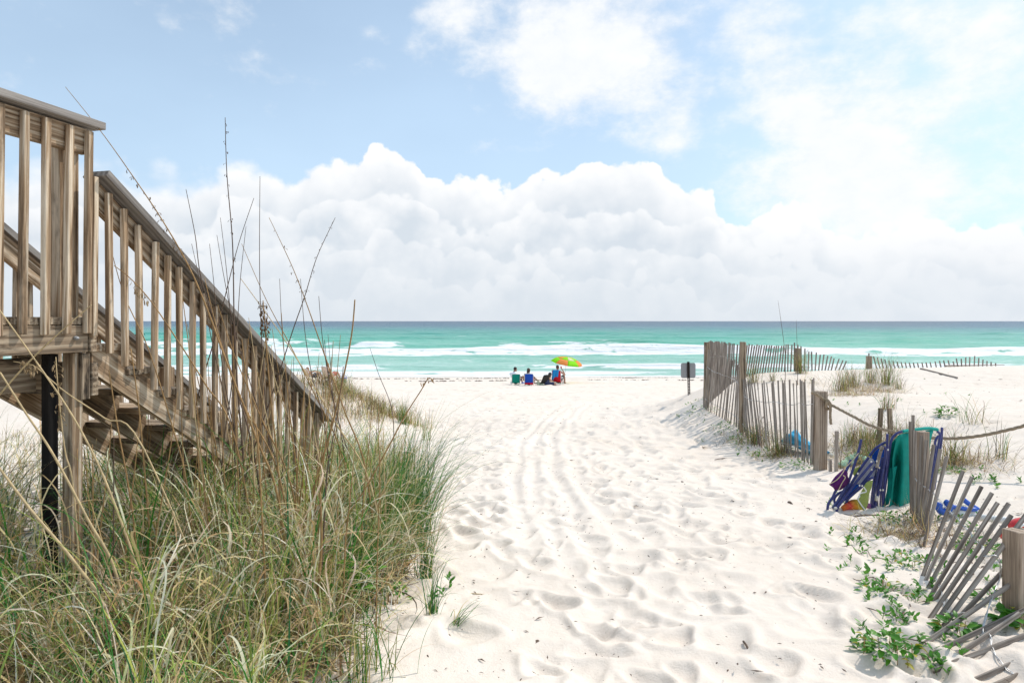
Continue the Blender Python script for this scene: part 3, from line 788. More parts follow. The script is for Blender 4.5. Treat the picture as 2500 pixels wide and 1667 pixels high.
def fence_back():
    r = random.Random(12)
    root = thing('sand_fence', 'leaning slatted fence turning from the corner post along the top of the dune', 'fence', (4.2, 14.7, gz1(4.2, 14.7)))
    pts = [Vector((4.22, 14.72, 0)), Vector((4.75, 15.7, 0)), Vector((5.55, 17.0, 0)), Vector((7.2, 18.2, 0)), Vector((9.15, 18.9, 0))]
    ln = smooth_line(pts, 40); acc = 0; last = ln[0]; W0, W1 = [], []
    for p in ln[1:]:
        acc += (p-last).length; last = p
        if acc < .098: continue
        acc = 0
        px = CX+F*p.x/p.y
        topy = np.interp(px, [1735, 1760, 1800, 1830, 1890, 1945, 1965, 2000, 2030, 2050], [834, 836, 840, 842, 846, 838, 853, 864, 873, 881])+r.uniform(-2.5, 2.5)
        leanp = np.interp(px, [1735, 1800, 1830, 1880, 1920, 1950, 1980, 2010, 2050], [0, 6, 14, 13, 3, 1, 0, 8, 15])+r.uniform(-2, 2)
        p1 = P(px+leanp*.6, topy, p.y); zb = max(gz1(p.x, p.y)-.15, p1.z-1.3)
        p0 = Vector((p.x-leanp*.4/F*p.y, p.y, zb))
        slat(root, p0, p1, (-.3, -1, 0))
        if p1.z-zb > .45: W0.append(p1.lerp(p0, min(.5, .35/(p1.z-zb)))); W1.append(p1.lerp(p0, min(.9, .75/(p1.z-zb))))
    wire(root, W0[::3])
    for px, y, ty in [(1815, 17.3, 836), (1948, 18.35, 850)]:
        t = P(px, ty, y); board(root, 'post', (t.x, y, gz1(t.x, y)-.3), t, .11, .11, W_POST, (1, 0, 0))
fence_back()

def fence_crest():
    r = random.Random(13); y = 19.0
    t = P(2122, 869, y)
    root = thing('sand_fence', 'mostly buried fence with only short slat tops showing above the dune crest', 'fence', (t.x, y, gz1(t.x, y)))
    board(root, 'post', (t.x, y, gz1(t.x, y)-.3), t, .13, .10, W_POST, (1, 0, 0))
    slat(root, P(2121, 905, y+.1), P(2121.5, 862, y+.1), (0, -1, 0))
    tops = [(2133, 870), (2142, 872), (2151, 875), (2160, 877), (2170, 880), (2180, 881), (2190, 882.5), (2200, 883.5), (2210, 884.5), (2220, 885), (2230, 885.5), (2240, 885.5), (2251, 885),
            (2261, 884.5), (2271, 884), (2283, 882.5), (2294, 881), (2304, 880), (2315, 879), (2327, 882), (2335, 875), (2347, 875.5), (2358, 872), (2368, 871), (2380, 868.5), (2390, 873.5), (2400, 877.5), (2410, 881), (2420, 883.5), (2431, 886)]
    W = []
    for px, ty in tops:
        lean = np.interp(px, [2130, 2160, 2250, 2320, 2340, 2350, 2380, 2440], [11, 9, 6, 7, 6, 0, -2, 0])
        p1 = P(px, ty, y+r.uniform(-.03, .03)); p0 = Vector((p1.x+lean/F*y*1.1, p1.y, gz1(p1.x, p1.y)-.12))
        if p0.z > p1.z-.1: p0.z = p1.z-.25
        slat(root, p0, p1, (0, -1, 0)); W.append(p1-Vector((0, 0, .10)))
    wire(root, W)
    tag(board(None, 'fence_plank', gp(2310, 896)+Vector((0, 0, .03)), gp(2452, 892)+Vector((0, 0, .04)), .05, .03, W_SLAT, (0, 0, 1)), 'thin grey rail lying along the crest under the short slat tops', 'plank')
    a, b = gp(2247, 902), gp(2338, 925)
    tag(board(None, 'fallen_plank', a+Vector((0, 0, .02)), b+Vector((0, 0, .02)), .05, .03, W_SLAT, (0, 0, 1)), 'long dark plank lying loose on the white dune below the buried fence', 'plank')
fence_crest()

def fence_near():
    r = random.Random(14)
    z5 = lambda x, y: (1950+x*.4382, 980+y*.4382)
    sl = [((622, 112), (630, 740), 6.35), ((637, 75), (640, 870), 6.25), ((648, 160), (641, 868), 6.1), ((685, 190), (648, 885), 6.0), ((712, 212), (652, 890), 5.9),
          ((752, 240), (658, 898), 5.75), ((790, 264), (664, 905), 5.55), ((826, 305), (670, 912), 5.35),
          ((916, 386), (692, 970), 5.0), ((968, 418), (706, 1000), 4.85), ((1020, 472), (720, 1042), 4.65), ((1078, 508), (732, 1088), 4.5), ((1110, 562), (746, 1122), 4.36),
          ((1172, 566), (748, 1184), 4.2), ((1186, 632), (762, 1232), 4.05), ((1275, 620), (802, 1256), 3.98), ((1262, 815), (872, 1226), 3.92), ((1262, 962), (718, 1336), 3.8),
          ((1290, 1145), (722, 1412), 3.62), ((1232, 1180), (872, 1420), 3.60), ((1330, 1275), (792, 1482), 3.46), ((1330, 1400), (945, 1566), 3.32), ((1345, 1470), (1090, 1580), 3.27)]
    b0 = P(*z5(660, 900), 5.75)
    root = thing('sand_fence', 'collapsing slatted fence at the lower right leaning away from the path in a fan', 'fence', (b0.x, b0.y, gz1(b0.x, b0.y)))
    Wl, Wh = [], []
    for i, (t, b, y) in enumerate(sl):
        bp = P(*z5(*b), y); gzb = gz1(bp.x, bp.y); yb = y
        p0 = gp(*z5(*b)) if i > 7 else bp
        if i <= 7: p0.z = min(p0.z, gzb-.02)
        flat = max(0, i-16)
        p1 = P(*z5(*t), p0.y+(.10 if i < 17 else .25))
        dd = (p0-p1).normalized()
        face = Vector((-.55, -.85, .1))
        slat(root, p0+dd*.04, p1, face, .0245 if i > 7 else .028, .010)
        Wl.append(p0.lerp(p1, .12)+Vector((0, -.012, 0))); Wh.append(p0.lerp(p1, .62 if i < 18 else .5)+Vector((0, -.012, 0)))
    wire(root, Wl[4:18], .0021); wire(root, Wh, .0024)
    p = P(2250, 1260, 6.25); zz = gz1(p.x, 6.25)
    board(root, 'post', (p.x, 6.25, zz-.3), P(2251, 1053, 6.25), .09, .09, W_POST, (1, .5, 0))
    p = P(2488, 1520, 3.80); board(root, 'post', (p.x, 3.80, gz1(p.x, 3.8)-.3), P(2488, 1293, 3.80), .125, .10, W_POST, (1, .25, 0))
fence_near()

# loose stakes between the rope post and the chairs
def stake(name, b, t, w, lab, th=.025):
    p = gp(*b); o = board(None, name, p-Vector((0, 0, .2)), P(*t, p.y), w, th, W_SLAT if th < .03 else W_DARK, (1, .2, 0)); tag(o, lab, 'stake')
stake('wooden_stake', (2041, 1152), (2043, 1052), .046, 'short upright grey stake in the sand just right of the rope post')
stake('wooden_stake', (2143, 1095), (2151, 996), .058, 'dark stake left of its twin behind the folded chairs, crossed by the rope', .04)
stake('wooden_stake', (2176, 1095), (2172, 996), .058, 'brown stake right of its twin behind the folded chairs, crossed by the rope', .04)
stake('broken_stake', (2028, 1152), (2027, 1122), .04, 'broken stub of a stake at the foot of the short grey stake')

# rope
def rope(name, pts, r, lab):
    L = smooth_line(pts, 1)
    # resample evenly, then twist three strands
    dense = smooth_line(pts, 30); out = [dense[0]]; acc = 0
    for a, b in zip(dense, dense[1:]):
        acc += (b-a).length
        if acc >= r*.62: out.append(b); acc = 0
    m = MB()
    for k in range(3):
        tw = []
        for i, p in enumerate(out):
            t = (out[min(i+1, len(out)-1)]-out[max(i-1, 0)]).normalized(); u = t.cross(Vector((0, 0, 1)))
            u = u.normalized() if u.length > .05 else Vector((1, 0, 0)); w = t.cross(u)
            an = i*.42+k*2*math.pi/3
            tw.append(p+(u*math.cos(an)+w*math.sin(an))*r*.52)
        m.tube(tw, r*.60, 6)
    return m
def build_rope():
    rp = ROPE_POST; y = rp.y; rad = .017
    root = thing('rope', 'thick tan twisted rope tied round the fence post and sagging off to the right', 'rope', (rp.x, y, rp.z))
    fy = y-.09
    pts = [P(1983, 960, y+.02), P(1985, 958, fy), P(2000, 967, fy-.01), P(2014, 977, fy), P(2022, 984, fy), P(2050, 999, y-.2), P(2090, 1020, y-.5), P(2130, 1040, y-.7), P(2200, 1058, y-1.0),
           P(2270, 1068, y-1.25), P(2330, 1070, y-1.4), P(2390, 1064, y-1.6), P(2450, 1052, y-1.75), P(2510, 1036, y-1.9), P(2600, 1005, y-2.1)]
    rope('rope', pts, rad, '').build('line', ROPE, root)
    m = rope('rope', [P(2016, 980, fy-.03), P(2023, 985, fy-.05), P(2028, 998, fy-.04), P(2027, 1015, fy-.03), P(2029, 1037, fy-.03)], rad, '')
    m.build('hanging_end', ROPE, root)
    m = rope('rope', [P(2016, 976, fy+.03), P(2020, 976, fy-.045), P(2026, 983, fy-.05), P(2028, 994, fy-.02), P(2022, 998, fy+.03), P(2017, 990, fy-.03), P(2021, 980, fy-.06), P(2029, 988, fy-.03)], rad, '')
    m.build('knot', ROPE, root)
build_rope()

# sign seen from behind
def build_sign():
    b = gp(1683, 971, 18); y = b.y; k = y/F
    root = thing('beach_sign', 'blank grey back of a small square sign on a dark perforated steel post', 'sign', b)
    c = P(1681, 904.5, y); w, h, rr = 36*k, 37*k, 5*k
    pr = []
    for cx, cz, a0 in [(w/2-rr, h/2-rr, 0), (-w/2+rr, h/2-rr, 90), (-w/2+rr, -h/2+rr, 180), (w/2-rr, -h/2+rr, 270)]:
        for j in range(6):
            a = R(a0+j*18); pr.append((cx+rr*math.cos(a), cz+rr*math.sin(a)))
    bm = bmesh.new(); f = bm.faces.new([bm.verts.new((c.x+p[0], y+.03, c.z+p[1])) for p in pr])
    ex = bmesh.ops.extrude_face_region(bm, geom=[f]); bmesh.ops.translate(bm, vec=(0, .004, 0), verts=[v for v in ex['geom'] if isinstance(v, bmesh.types.BMVert)])
    bmesh.ops.recalc_face_normals(bm, faces=bm.faces); me = bpy.data.meshes.new('sign_panel'); bm.to_mesh(me); bm.free()
    me.transform(Matrix.Translation(-Vector(b))); link('sign_panel', me, STEEL, root)
    # U-channel post: two flanges and a web punched with holes
    m = MB(); top = P(1680.5, 883, y); zb, zt = b.z-.25, top.z; x0, x1 = b.x+.0, top.x; pw = 6.2*k
    n = 30
    def X(z): return x0+(x1-x0)*(z-zb)/(zt-zb)
    for sgn in (-1, 1): m.tube([(X(zb)+sgn*pw*.36, y, zb), (X(zt)+sgn*pw*.36, y, zt)], pw*.16, 4)
    st = (zt-zb)/n
    for i in range(n): m.box((X(zb+st*i), y+.012, zb+st*(i+.31)), (pw*.7, .008, st*.62))
    m.box((X((zt+c.z)/2), y+.016, (zt+c.z-h/2)/2), (pw*.7, .006, zt-c.z+h/2))
    m.build('sign_post', BLKM, root, smooth=False)
build_sign()

# ------------------------------------------------------------------ grass
PAL = dict(straw=(.74, .58, .31), tan=(.52, .36, .17), brown=(.20, .13, .07), pale=(.82, .73, .53), green=(.05, .205, .03), olive=(.27, .30, .07), blue=(.05, .165, .06), dark=(.07, .052, .034), yell=(.36, .43, .10))
def blades(root, az, th0, bend, L, w, col, segs=7, curl=None, power=1.5, clamp=True, rg=None, tipdark=0.0):
    """strip mesh arrays for many blades of grass"""
    rg = rg or rng; N = len(root); S = segs
    curl = np.zeros(N) if curl is None else curl
    t = np.linspace(0, 1, S+1)
    th = th0[:, None]+bend[:, None]*t[None, :]**power
    ph = az[:, None]+curl[:, None]*t[None, :]**1.3
    ds = (L/S)[:, None]
    dx = np.sin(th)*np.cos(ph)*ds; dy = np.sin(th)*np.sin(ph)*ds; dz = np.cos(th)*ds
    pos = np.zeros((N, S+1, 3)); pos[:, 0] = root
    pos[:, 1:, 0] = root[:, None, 0]+np.cumsum(dx[:, :-1], 1); pos[:, 1:, 1] = root[:, None, 1]+np.cumsum(dy[:, :-1], 1); pos[:, 1:, 2] = root[:, None, 2]+np.cumsum(dz[:, :-1], 1)
    if clamp:
        g = root[:, None, 2]+.006+.01*t[None, :]; pos[..., 2] = np.maximum(pos[..., 2], g-.03*(t[None, :] < .05))
    rot = rg.uniform(-1.1, 1.1, N)
    sx = -np.sin(ph)*np.cos(rot)[:, None]; sy = np.cos(ph)*np.cos(rot)[:, None]; sz = np.repeat(np.sin(rot)[:, None], S+1, 1)*.6
    wid = w[:, None]*np.clip(1.0-t[None, :]**2.2, .06, 1)*.5
    side = np.stack([sx, sy, sz], -1)*wid[..., None]
    V = np.stack([pos-side, pos+side], 2).reshape(-1, 3)
    base = (np.arange(N)*(S+1)*2)[:, None]+(np.arange(S)*2)[None, :]
    Q = np.stack([base, base+1, base+3, base+2], -1).reshape(-1, 4)
    C = np.repeat(col[:, None, :], (S+1)*2, 1)
    tt = np.repeat(t, 2)[None, :, None]
    C = C*(1-tipdark*tt)
    return V, Q, C.reshape(-1, 3)
def pal_mix(names, probs, N, rg, var=.22):
    idx = rg.choice(len(names), N, p=np.array(probs)/sum(probs)); c = np.array([PAL[n] for n in names])[idx]
    return np.clip(c*(1+rg.normal(0, var, (N, 1)))*(1+rg.normal(0, .06, (N, 3))), .01, .85)
def merge(lst):
    V, Q, C = [], [], []; o = 0
    for v, q, c in lst: V.append(v); Q.append(q+o); C.append(c); o += len(v)
    return np.concatenate(V), np.concatenate(Q), np.concatenate(C)

def clump_cols(rg, k, ncl, schemes, probs, var=.22):
    """every clump has its own mix of colours"""
    sch = rg.choice(len(schemes), ncl, p=np.array(probs)/sum(probs)); out = np.zeros((len(k), 3))
    for i, (nm, pr) in enumerate(schemes):
        m = sch[k] == i
        if m.any(): out[m] = pal_mix(nm, pr, int(m.sum()), rg, var)
    br = rg.normal(1, .16, ncl)[k]; return np.clip(out*br[:, None], .008, .88), sch
SCH = [(['green', 'yell', 'olive', 'straw'], [.45, .25, .2, .1]), (['straw', 'pale', 'tan', 'olive'], [.38, .34, .16, .12]), (['blue', 'green', 'olive', 'tan'], [.4, .35, .15, .1]), (['tan', 'brown', 'straw', 'olive'], [.35, .25, .25, .15])]
def dune_grass():
    rg = np.random.default_rng(31)
    def edge(y): return np.interp(y, [1.0, 2.6, 3.2, 3.8, 4.6, 5.6, 6.8, 8.5], [-.74, -.76, -.80, -.74, -.70, -.82, -1.05, -1.6])+.10*pnoise(np.asarray(y)*2.3, np.asarray(y)*0+.5, 71)
    parts = []; cl = 520
    cy = rg.uniform(1.5, 7.6, cl); cx = edge(cy)-.05-np.abs(rg.normal(0, 1, cl))*1.6
    ok = (cx > -6.0) & (~((cx < -1.95) & (cy > 3.3)) | (rg.random(cl) < .5)); cy, cx = cy[ok], cx[ok]; cl = len(cy)
    ch = rg.uniform(.62, 1.18, cl)*np.interp(cy, [1, 2.4, 3.2, 6, 8], [.5, .74, .95, 1.02, .8])
    caz = rg.uniform(0, 6.28, cl); cw = rg.gamma(2.2, 1, cl); cw /= cw.sum(); crad = rg.uniform(.03, .085, cl)
    csch = rg.choice(4, cl, p=[.34, .36, .10, .20])
    def cols(k, var=.2):
        out = np.zeros((len(k), 3))
        for i, (nm, pr) in enumerate(SCH):
            m = csch[k] == i
            if m.any(): out[m] = pal_mix(nm, pr, int(m.sum()), rg, var)
        return out
    def roots(n, sp=1.0):
        k = rg.choice(cl, n, p=cw); x = cx[k]+rg.normal(0, 1, n)*crad[k]*sp; y = cy[k]+rg.normal(0, 1, n)*crad[k]*sp
        return k, np.minimum(x, edge(y)+rg.exponential(.05, n)), y
    # upright leaves of each clump
    n = 9500; k, x, y = roots(n); dirx = np.arctan2(y-cy[k], x-cx[k])
    parts.append(blades(np.stack([x, y, gz(x, y)-.02], 1), np.where(rg.random(n) < .6, dirx, caz[k])+rg.normal(0, .5, n), np.abs(rg.normal(.10, .13, n)), rg.uniform(.5, 2.5, n), rg.uniform(.5, 1.08, n)*ch[k], rg.uniform(.004, .010, n), cols(k), 9, rg.normal(0, .45, n), rg=rg))
    # dead leaves that curl over between the clumps
    n = 15000; k, x, y = roots(n, 1.7)
    parts.append(blades(np.stack([x, y, gz(x, y)+rg.uniform(-.02, .24, n)*ch[k]], 1), rg.uniform(0, 6.28, n), rg.uniform(.1, 1.2, n), rg.uniform(.8, 3.4, n), rg.uniform(.3, .8, n)*ch[k], rg.uniform(.0035, .0075, n),
                        pal_mix(['straw', 'pale', 'tan', 'brown', 'olive'], [.38, .26, .20, .10, .06], n, rg), 9, rg.normal(0, 1.4, n), rg=rg))
    # broad pale loops on top and broad green leaves
    n = 2600; k, x, y = roots(n, 1.2)
    parts.append(blades(np.stack([x, y, gz(x, y)+rg.uniform(.1, .5, n)*ch[k]], 1), rg.uniform(0, 6.28, n), rg.uniform(.0, .9, n), rg.uniform(1.6, 4.2, n), rg.uniform(.35, .8, n)*ch[k], rg.uniform(.007, .013, n),
                        pal_mix(['pale', 'straw', 'tan', 'yell'], [.45, .33, .14, .08], n, rg, .14), 11, rg.normal(0, 1.6, n), rg=rg))
    n = 1300; k, x, y = roots(n)
    parts.append(blades(np.stack([x, y, gz(x, y)-.02], 1), rg.uniform(0, 6.28, n), np.abs(rg.normal(.15, .15, n)), rg.uniform(.4, 1.9, n), rg.uniform(.6, 1.1, n)*ch[k], rg.uniform(.009, .015, n),
                        pal_mix(['green', 'blue', 'yell'], [.5, .25, .25], n, rg, .2), 9, rg.normal(0, .4, n), rg=rg))
    # long thin arching leaves
    n = 700; k, x, y = roots(n)
    parts.append(blades(np.stack([x, y, gz(x, y)-.02], 1), rg.uniform(0, 6.28, n), np.abs(rg.normal(.1, .1, n)), rg.uniform(1.0, 2.3, n), rg.uniform(1.0, 1.5, n)*ch[k], rg.uniform(.005, .009, n),
                        pal_mix(['green', 'yell', 'pale', 'olive'], [.35, .25, .2, .2], n, rg, .2), 12, rg.normal(0, .3, n), rg=rg))
    # thatch at the bottom
    n = 15000; k, x, y = roots(n, 2.4)
    parts.append(blades(np.stack([x, y, gz(x, y)+rg.uniform(0, .14, n)], 1), rg.uniform(0, 6.28, n), rg.uniform(.9, 1.7, n), rg.normal(.3, .6, n), rg.uniform(.12, .42, n), rg.uniform(.004, .011, n),
                        pal_mix(['brown', 'tan', 'dark', 'straw'], [.38, .14, .38, .10], n, rg), 5, rg.normal(0, 1.2, n), rg=rg))
    V, Q, C = merge(parts); o = link('dune_grass', np_mesh('dune_grass', V, Q, C), BLADE, kind='stuff')
    tag(o, 'thick tangle of green and straw coloured dune grass left of the path', 'grass')
dune_grass()

def far_left_growth():
    rg = np.random.default_rng(33); parts = []
    # scrub around the foot of the stairs, under the deck and over the mound behind
    m = 7500
    cl = 230; u = rg.random(cl)
    cx = np.where(u < .30, rg.uniform(-2.9, -1.2, cl), np.where(u < .72, rg.normal(-3.15, .55, cl), rg.uniform(-14, -3.0, cl)))
    cy = np.where(u < .30, rg.uniform(6.2, 9.5, cl), np.where(u < .72, rg.normal(13.9, .75, cl), rg.uniform(7, 17, cl)))
    k = rg.integers(0, cl, m); x = cx[k]+rg.normal(0, .13, m); y = cy[k]+rg.normal(0, .13, m)
    hh = (np.where(u < .3, .55, np.where(u < .72, .55, .42))*rg.uniform(.5, 1.2, cl))[k]
    parts.append(blades(np.stack([x, y, gz(x, y)-.02], 1), rg.uniform(0, 6.28, m), np.abs(rg.normal(.15, .25, m)), rg.uniform(.4, 2.8, m), rg.uniform(.4, 1.1, m)*hh, rg.uniform(.005, .010, m),
                        clump_cols(rg, k, cl, [(['olive', 'green', 'brown', 'tan'], [.4, .25, .2, .15]), (['brown', 'dark', 'tan', 'straw'], [.4, .25, .2, .15]), (['straw', 'tan', 'olive', 'brown'], [.35, .3, .15, .2])], [.2, .55, .25])[0], 6, rg.normal(0, .9, m), rg=rg))
    V, Q, C = merge(parts); o = link('dune_scrub', np_mesh('dune_scrub', V, Q, C), BLADE, kind='stuff')
    tag(o, 'sparse brown and green scrub on the mound behind the stairs', 'grass')
far_left_growth()

def tuft(name, loc, n, h, spread, lean, names, probs, label, seed, group=None, w=(.004, .007), az0=None, bend=(.3, 1.8), azs=1.0, cat='grass clump', rad=None, thr=.18):
    rg = np.random.default_rng(seed); loc = Vector(loc); rad = rad or spread
    x = loc.x+rg.normal(0, rad*.4, n); y = loc.y+rg.normal(0, rad*.4, n); z = gz(x, y)-.02
    az = rg.uniform(0, 6.28, n) if az0 is None else az0+rg.normal(0, azs, n)
    V, Q, C = blades(np.stack([x, y, z], 1), az, np.abs(rg.normal(lean, thr, n)), rg.uniform(*bend, n), rg.uniform(.45, 1.0, n)*h, rg.uniform(*w, n), pal_mix(names, probs, n, rg), 9, rg.normal(0, .4, n), 1.7, rg=rg)
    g = Vector((loc.x, loc.y, gz1(loc.x, loc.y)))
    o = link(name, np_mesh(name, V-np.array(g), Q, C), BLADE); o.location = g
    return tag(o, label, cat, group)

# long green clumps arching over the edge of the path
GRN = (['green', 'blue', 'olive', 'straw'], [.5, .3, .12, .08])
tuft('grass_clump', gp(1000, 1335), 340, 1.3, .20, .12, *GRN, 'largest clump of long green blades arching over the path edge', 101, az0=.15, azs=.9, bend=(.3, 2.0), cat='grass clump', w=(.0045, .008))
tuft('grass_clump', gp(930, 1400), 300, 1.12, .2, .10, *GRN, 'dense green clump standing just left of the largest arching clump', 102, az0=.6, azs=1.5, w=(.0045, .008))
tuft('grass_clump', gp(1035, 1415), 70, .62, .07, .14, *GRN, 'small green tuft alone on the sand right of the arching clumps', 103, az0=.2, azs=1.3, w=(.004, .007))
tuft('grass_clump', gp(1052, 1505), 40, .42, .05, .16, *GRN, 'sparse little tuft in the sand nearest the lower middle', 104, az0=.9, azs=1.6, w=(.004, .007))
tuft('grass_clump', gp(870, 1490), 200, .75, .16, .12, *GRN, 'green tuft at the grass edge beside the leafy vine', 105, az0=.3, azs=1.5, w=(.0045, .008))
tuft('grass_clump', gp(1110, 1520), 22, .26, .05, .7, *GRN, 'few flattened green blades lying on the sand beside the tuft', 106, az0=-.1, azs=.8, w=(.004, .007))
tuft('grass_clump', gp(880, 1655), 90, .55, .2, .2, ['olive', 'green', 'straw'], [.4, .3, .3], 'low mixed tuft at the bottom edge where grass meets sand', 107, w=(.0045, .008))
for i, (px, py, n, h, lab) in enumerate([(1040, 1075, 26, .55, 'thin tuft in the sand just right of the far grassy mound'), (985, 1035, 90, .75, 'tall thin tuft at the right foot of the far grassy mound')]):
    tuft('grass_clump', gp(px, py), n, h, .12, .1, ['green', 'olive', 'tan'], [.5, .3, .2], lab, 120+i, w=(.006, .009))

# clumps on the dune behind the fences
DN = (['olive', 'brown', 'tan', 'dark', 'green'], [.28, .26, .18, .12, .16])
for i, (px, py, n, h, sp, lab) in enumerate([
    (1838, 935, 110, .85, .18, 'grass clump growing through the back fence near the tall middle post'),
    (1955, 912, 130, 1.0, .2, 'upright clump beside the last post of the back fence'),
    (1886, 932, 50, .5, .1, 'small clump between the back fence posts'),
    (2058, 955, 150, .78, .22, 'leftmost of the brown clumps in the middle of the dune'),
    (2085, 945, 120, .8, .2, 'second brown clump on the dune, behind the leftmost one'),
    (2128, 935, 120, .72, .2, 'clump at the foot of the half buried post'),
    (2168, 940, 150, 1.05, .25, 'tallest clump on the dune crest below the buried fence'),
    (2195, 950, 55, .5, .12, 'right leaning tuft at the right end of the dune clumps'),
    (2165, 1000, 60, .55, .12, 'thin tuft on bare sand below the dune clumps'),
    (1850, 1085, 130, .62, .25, 'grass growing behind the slats right of the middle post'),
    (1905, 1110, 100, .5, .2, 'grass tuft at the foot of the slats beside the cyan bundle'),
    (2100, 1082, 190, .5, .35, 'messy clump on the sand behind the short grey stake'),
    (2135, 1115, 160, .45, .3, 'tangled clump right behind the folded chairs'),
    (2205, 1090, 60, .8, .2, 'tall sparse grass behind the teal chair'),
    (2330, 1128, 110, .55, .2, 'tuft on the sand right of the teal chair under the rope'),
    (2375, 1030, 40, .6, .2, 'few thin blades on the dune above the rope'),
    (2430, 1120, 36, .6, .2, 'few long blades on the sand at the right under the rope')]):
    p = gp(px, py); tuft('grass_clump', p, n, h, sp, .12, *DN, lab, 140+i, 'grass clumps on the dune', w=(.005, .009), thr=.32)
def dune_litter():
    rg = np.random.default_rng(44); parts = []
    for px, py, n, sp in [(2070, 965, 500, .5), (2130, 955, 600, .55), (2110, 1090, 800, .6), (1980, 935, 160, .5), (1840, 1075, 500, .45), (1900, 1115, 300, .3), (2170, 1120, 500, .4), (2330, 1135, 300, .3), (2090, 1135, 300, .25), (2240, 1310, 500, .35), (2220, 1070, 250, .5), (2400, 1140, 250, .5)]:
        p = gp(px, py); x = p.x+rg.normal(0, sp*.6, n); y = p.y+rg.normal(0, sp*.6, n)
        parts.append(blades(np.stack([x, y, gz(x, y)-.01], 1), rg.uniform(0, 6.28, n), rg.uniform(.5, 1.6, n), rg.normal(.4, .8, n), rg.uniform(.12, .45, n), rg.uniform(.003, .007, n),
                            pal_mix(['brown', 'tan', 'dark', 'straw', 'olive'], [.38, .25, .17, .12, .08], n, rg), 6, rg.normal(0, 1.4, n), rg=rg))
    V, Q, C = merge(parts); o = link('dry_litter', np_mesh('dry_litter', V, Q, C), BLADE, kind='stuff')
    tag(o, 'dry brown stems and leaf litter around the dune clumps and fence feet', 'litter')
dune_litter()

# ------------------------------------------------------------------ tall sea oat stalks
gl = 'thin dry stalk'
def stalk(pts, y, r0, r1, mat, label, group=None, head=None, headmat=None, dy=0, leaf=None, name='sea_oat_stalk', seed=0):
    r0, r1 = r0*1.3, r1*1.25
    if label == gl:
        bx = pts[-1][0]; lean = pts[0][0]-bx; tall = pts[0][1]
        label = '%s thin %s stalk leaning %s in front of %s' % ({'dark_stalk': 'dark', 'pale_straw': 'pale straw', 'dry_stalk': 'orange brown'}[mat.name], 'tall' if tall < 740 else 'short' if tall > 900 else 'middling',
            'far left' if lean < -50 else 'left' if lean < -8 else 'far right' if lean > 50 else 'right' if lean > 8 else 'hardly at all', 'the deck post' if bx < 260 else 'the stair treads' if bx < 440 else 'the lower balusters' if bx < 600 else 'the stair foot' if bx < 740 else 'the grassy mound')
    """pts in the display scale of the photo (2352 px wide), tip first; grows from the sand"""
    r = random.Random(seed+len(pts)*7+int(pts[0][0]))
    n = len(pts); W = [P(px*1.063, py*1.063, y+dy*(1-i/(n-1))) for i, (px, py) in enumerate(pts)]
    b = W[-1]; g = gz1(b.x, b.y)
    if b.z > g+.02:
        dr = (W[-1]-W[-2]); k = (b.z-g)/max(.2, abs(dr.z)/dr.length) if dr.length else 0
        e = b+Vector((dr.x/dr.length*k*.35, dr.y/dr.length*k*.2, 0)); W.append(Vector((e.x, e.y, gz1(e.x, e.y)-.03)))
    L = smooth_line(W, 6); L = L[::-1]; m = len(L)
    base = Vector((L[0].x, L[0].y, gz1(L[0].x, L[0].y)))
    mb = MB(); mb.tube(L, [r0+(r1-r0)*i/(m-1) for i in range(m)], 6)
    if head is None:
        me = mb.mesh(name); me.transform(Matrix.Translation(-base)); o = link(name, me, mat); o.location = base
        return tag(o, label, 'sea oats', group)
    root = thing(name, label, 'sea oats', base, group); mb.build('stem', mat, root)
    # spikelets along the upper part
    lo, hi, dens, size = head; sm = MB(); i0, i1 = int(lo*(m-1)), int(hi*(m-1))
    for _ in range(dens):
        i = r.randint(i0, max(i0, i1)); p = L[i]; s = size*r.uniform(.6, 1.2)
        dr = Vector((r.uniform(-1, 1), r.uniform(-.6, .6), r.uniform(-1.2, .3))).normalized()
        q = p+dr*s*r.uniform(.8, 2.0); sm.tube([p, q], .0007, 3)
        ax = Vector((r.uniform(-.5, .5), r.uniform(-.5, .5), -1)).normalized()
        rot = ax.to_track_quat('Z', 'Y').to_matrix(); sm.ell(q+ax*s*.5, (s*.24, s*.10, s*.62), 6, 4, rot)
    sm.build('seed_head', headmat or SEED, root, kind='stuff')
    return root
G = 'tall sea oat stalks above the dune grass'
stalk([(517, 270), (521, 400), (534, 560), (538, 750), (546, 900), (560, 1080)], 4.0, .0045, .0014, STALKD, 'tallest upright dark stalk, rising well above the handrail', G, (.62, .98, 30, .010), STALKD)
stalk([(597, 405), (596, 600), (600, 760), (608, 900), (620, 1080)], 4.4, .004, .0012, STALKD, 'straight thin stalk just right of the tallest one', G)
stalk([(150, 200), (230, 300), (305, 405), (372, 505), (430, 605), (472, 700), (520, 830), (590, 1010), (640, 1150)], 3.5, .005, .0010, STALK, 'long stalk arching left so its tip crosses the deck rail corner', G, (.55, .8, 46, .012), SEED)
stalk([(427, 435), (448, 540), (462, 640), (500, 760), (545, 900), (590, 1080)], 3.9, .004, .0012, STALKD, 'thin stalk leaning left of the tallest one', G)
stalk([(618, 500), (670, 610), (705, 700), (740, 800), (790, 940), (840, 1080)], 4.2, .0045, .0012, STALK, 'stalk leaning left with its tip right of the straight stalk', G, (.7, .95, 14, .012), SEED)
stalk([(770, 500), (728, 590), (700, 680), (672, 760), (640, 860), (590, 1010), (560, 1120)], 4.2, .0042, .0012, STALKD, 'stalk leaning right, its tip the rightmost above the horizon', G, (.75, .98, 16, .009), STALKD)
stalk([(815, 688), (808, 765), (790, 860), (762, 980), (730, 1090), (700, 1200)], 3.9, .0062, .003, STALK, 'thick brown broken stalk rising just past the horizon', G)
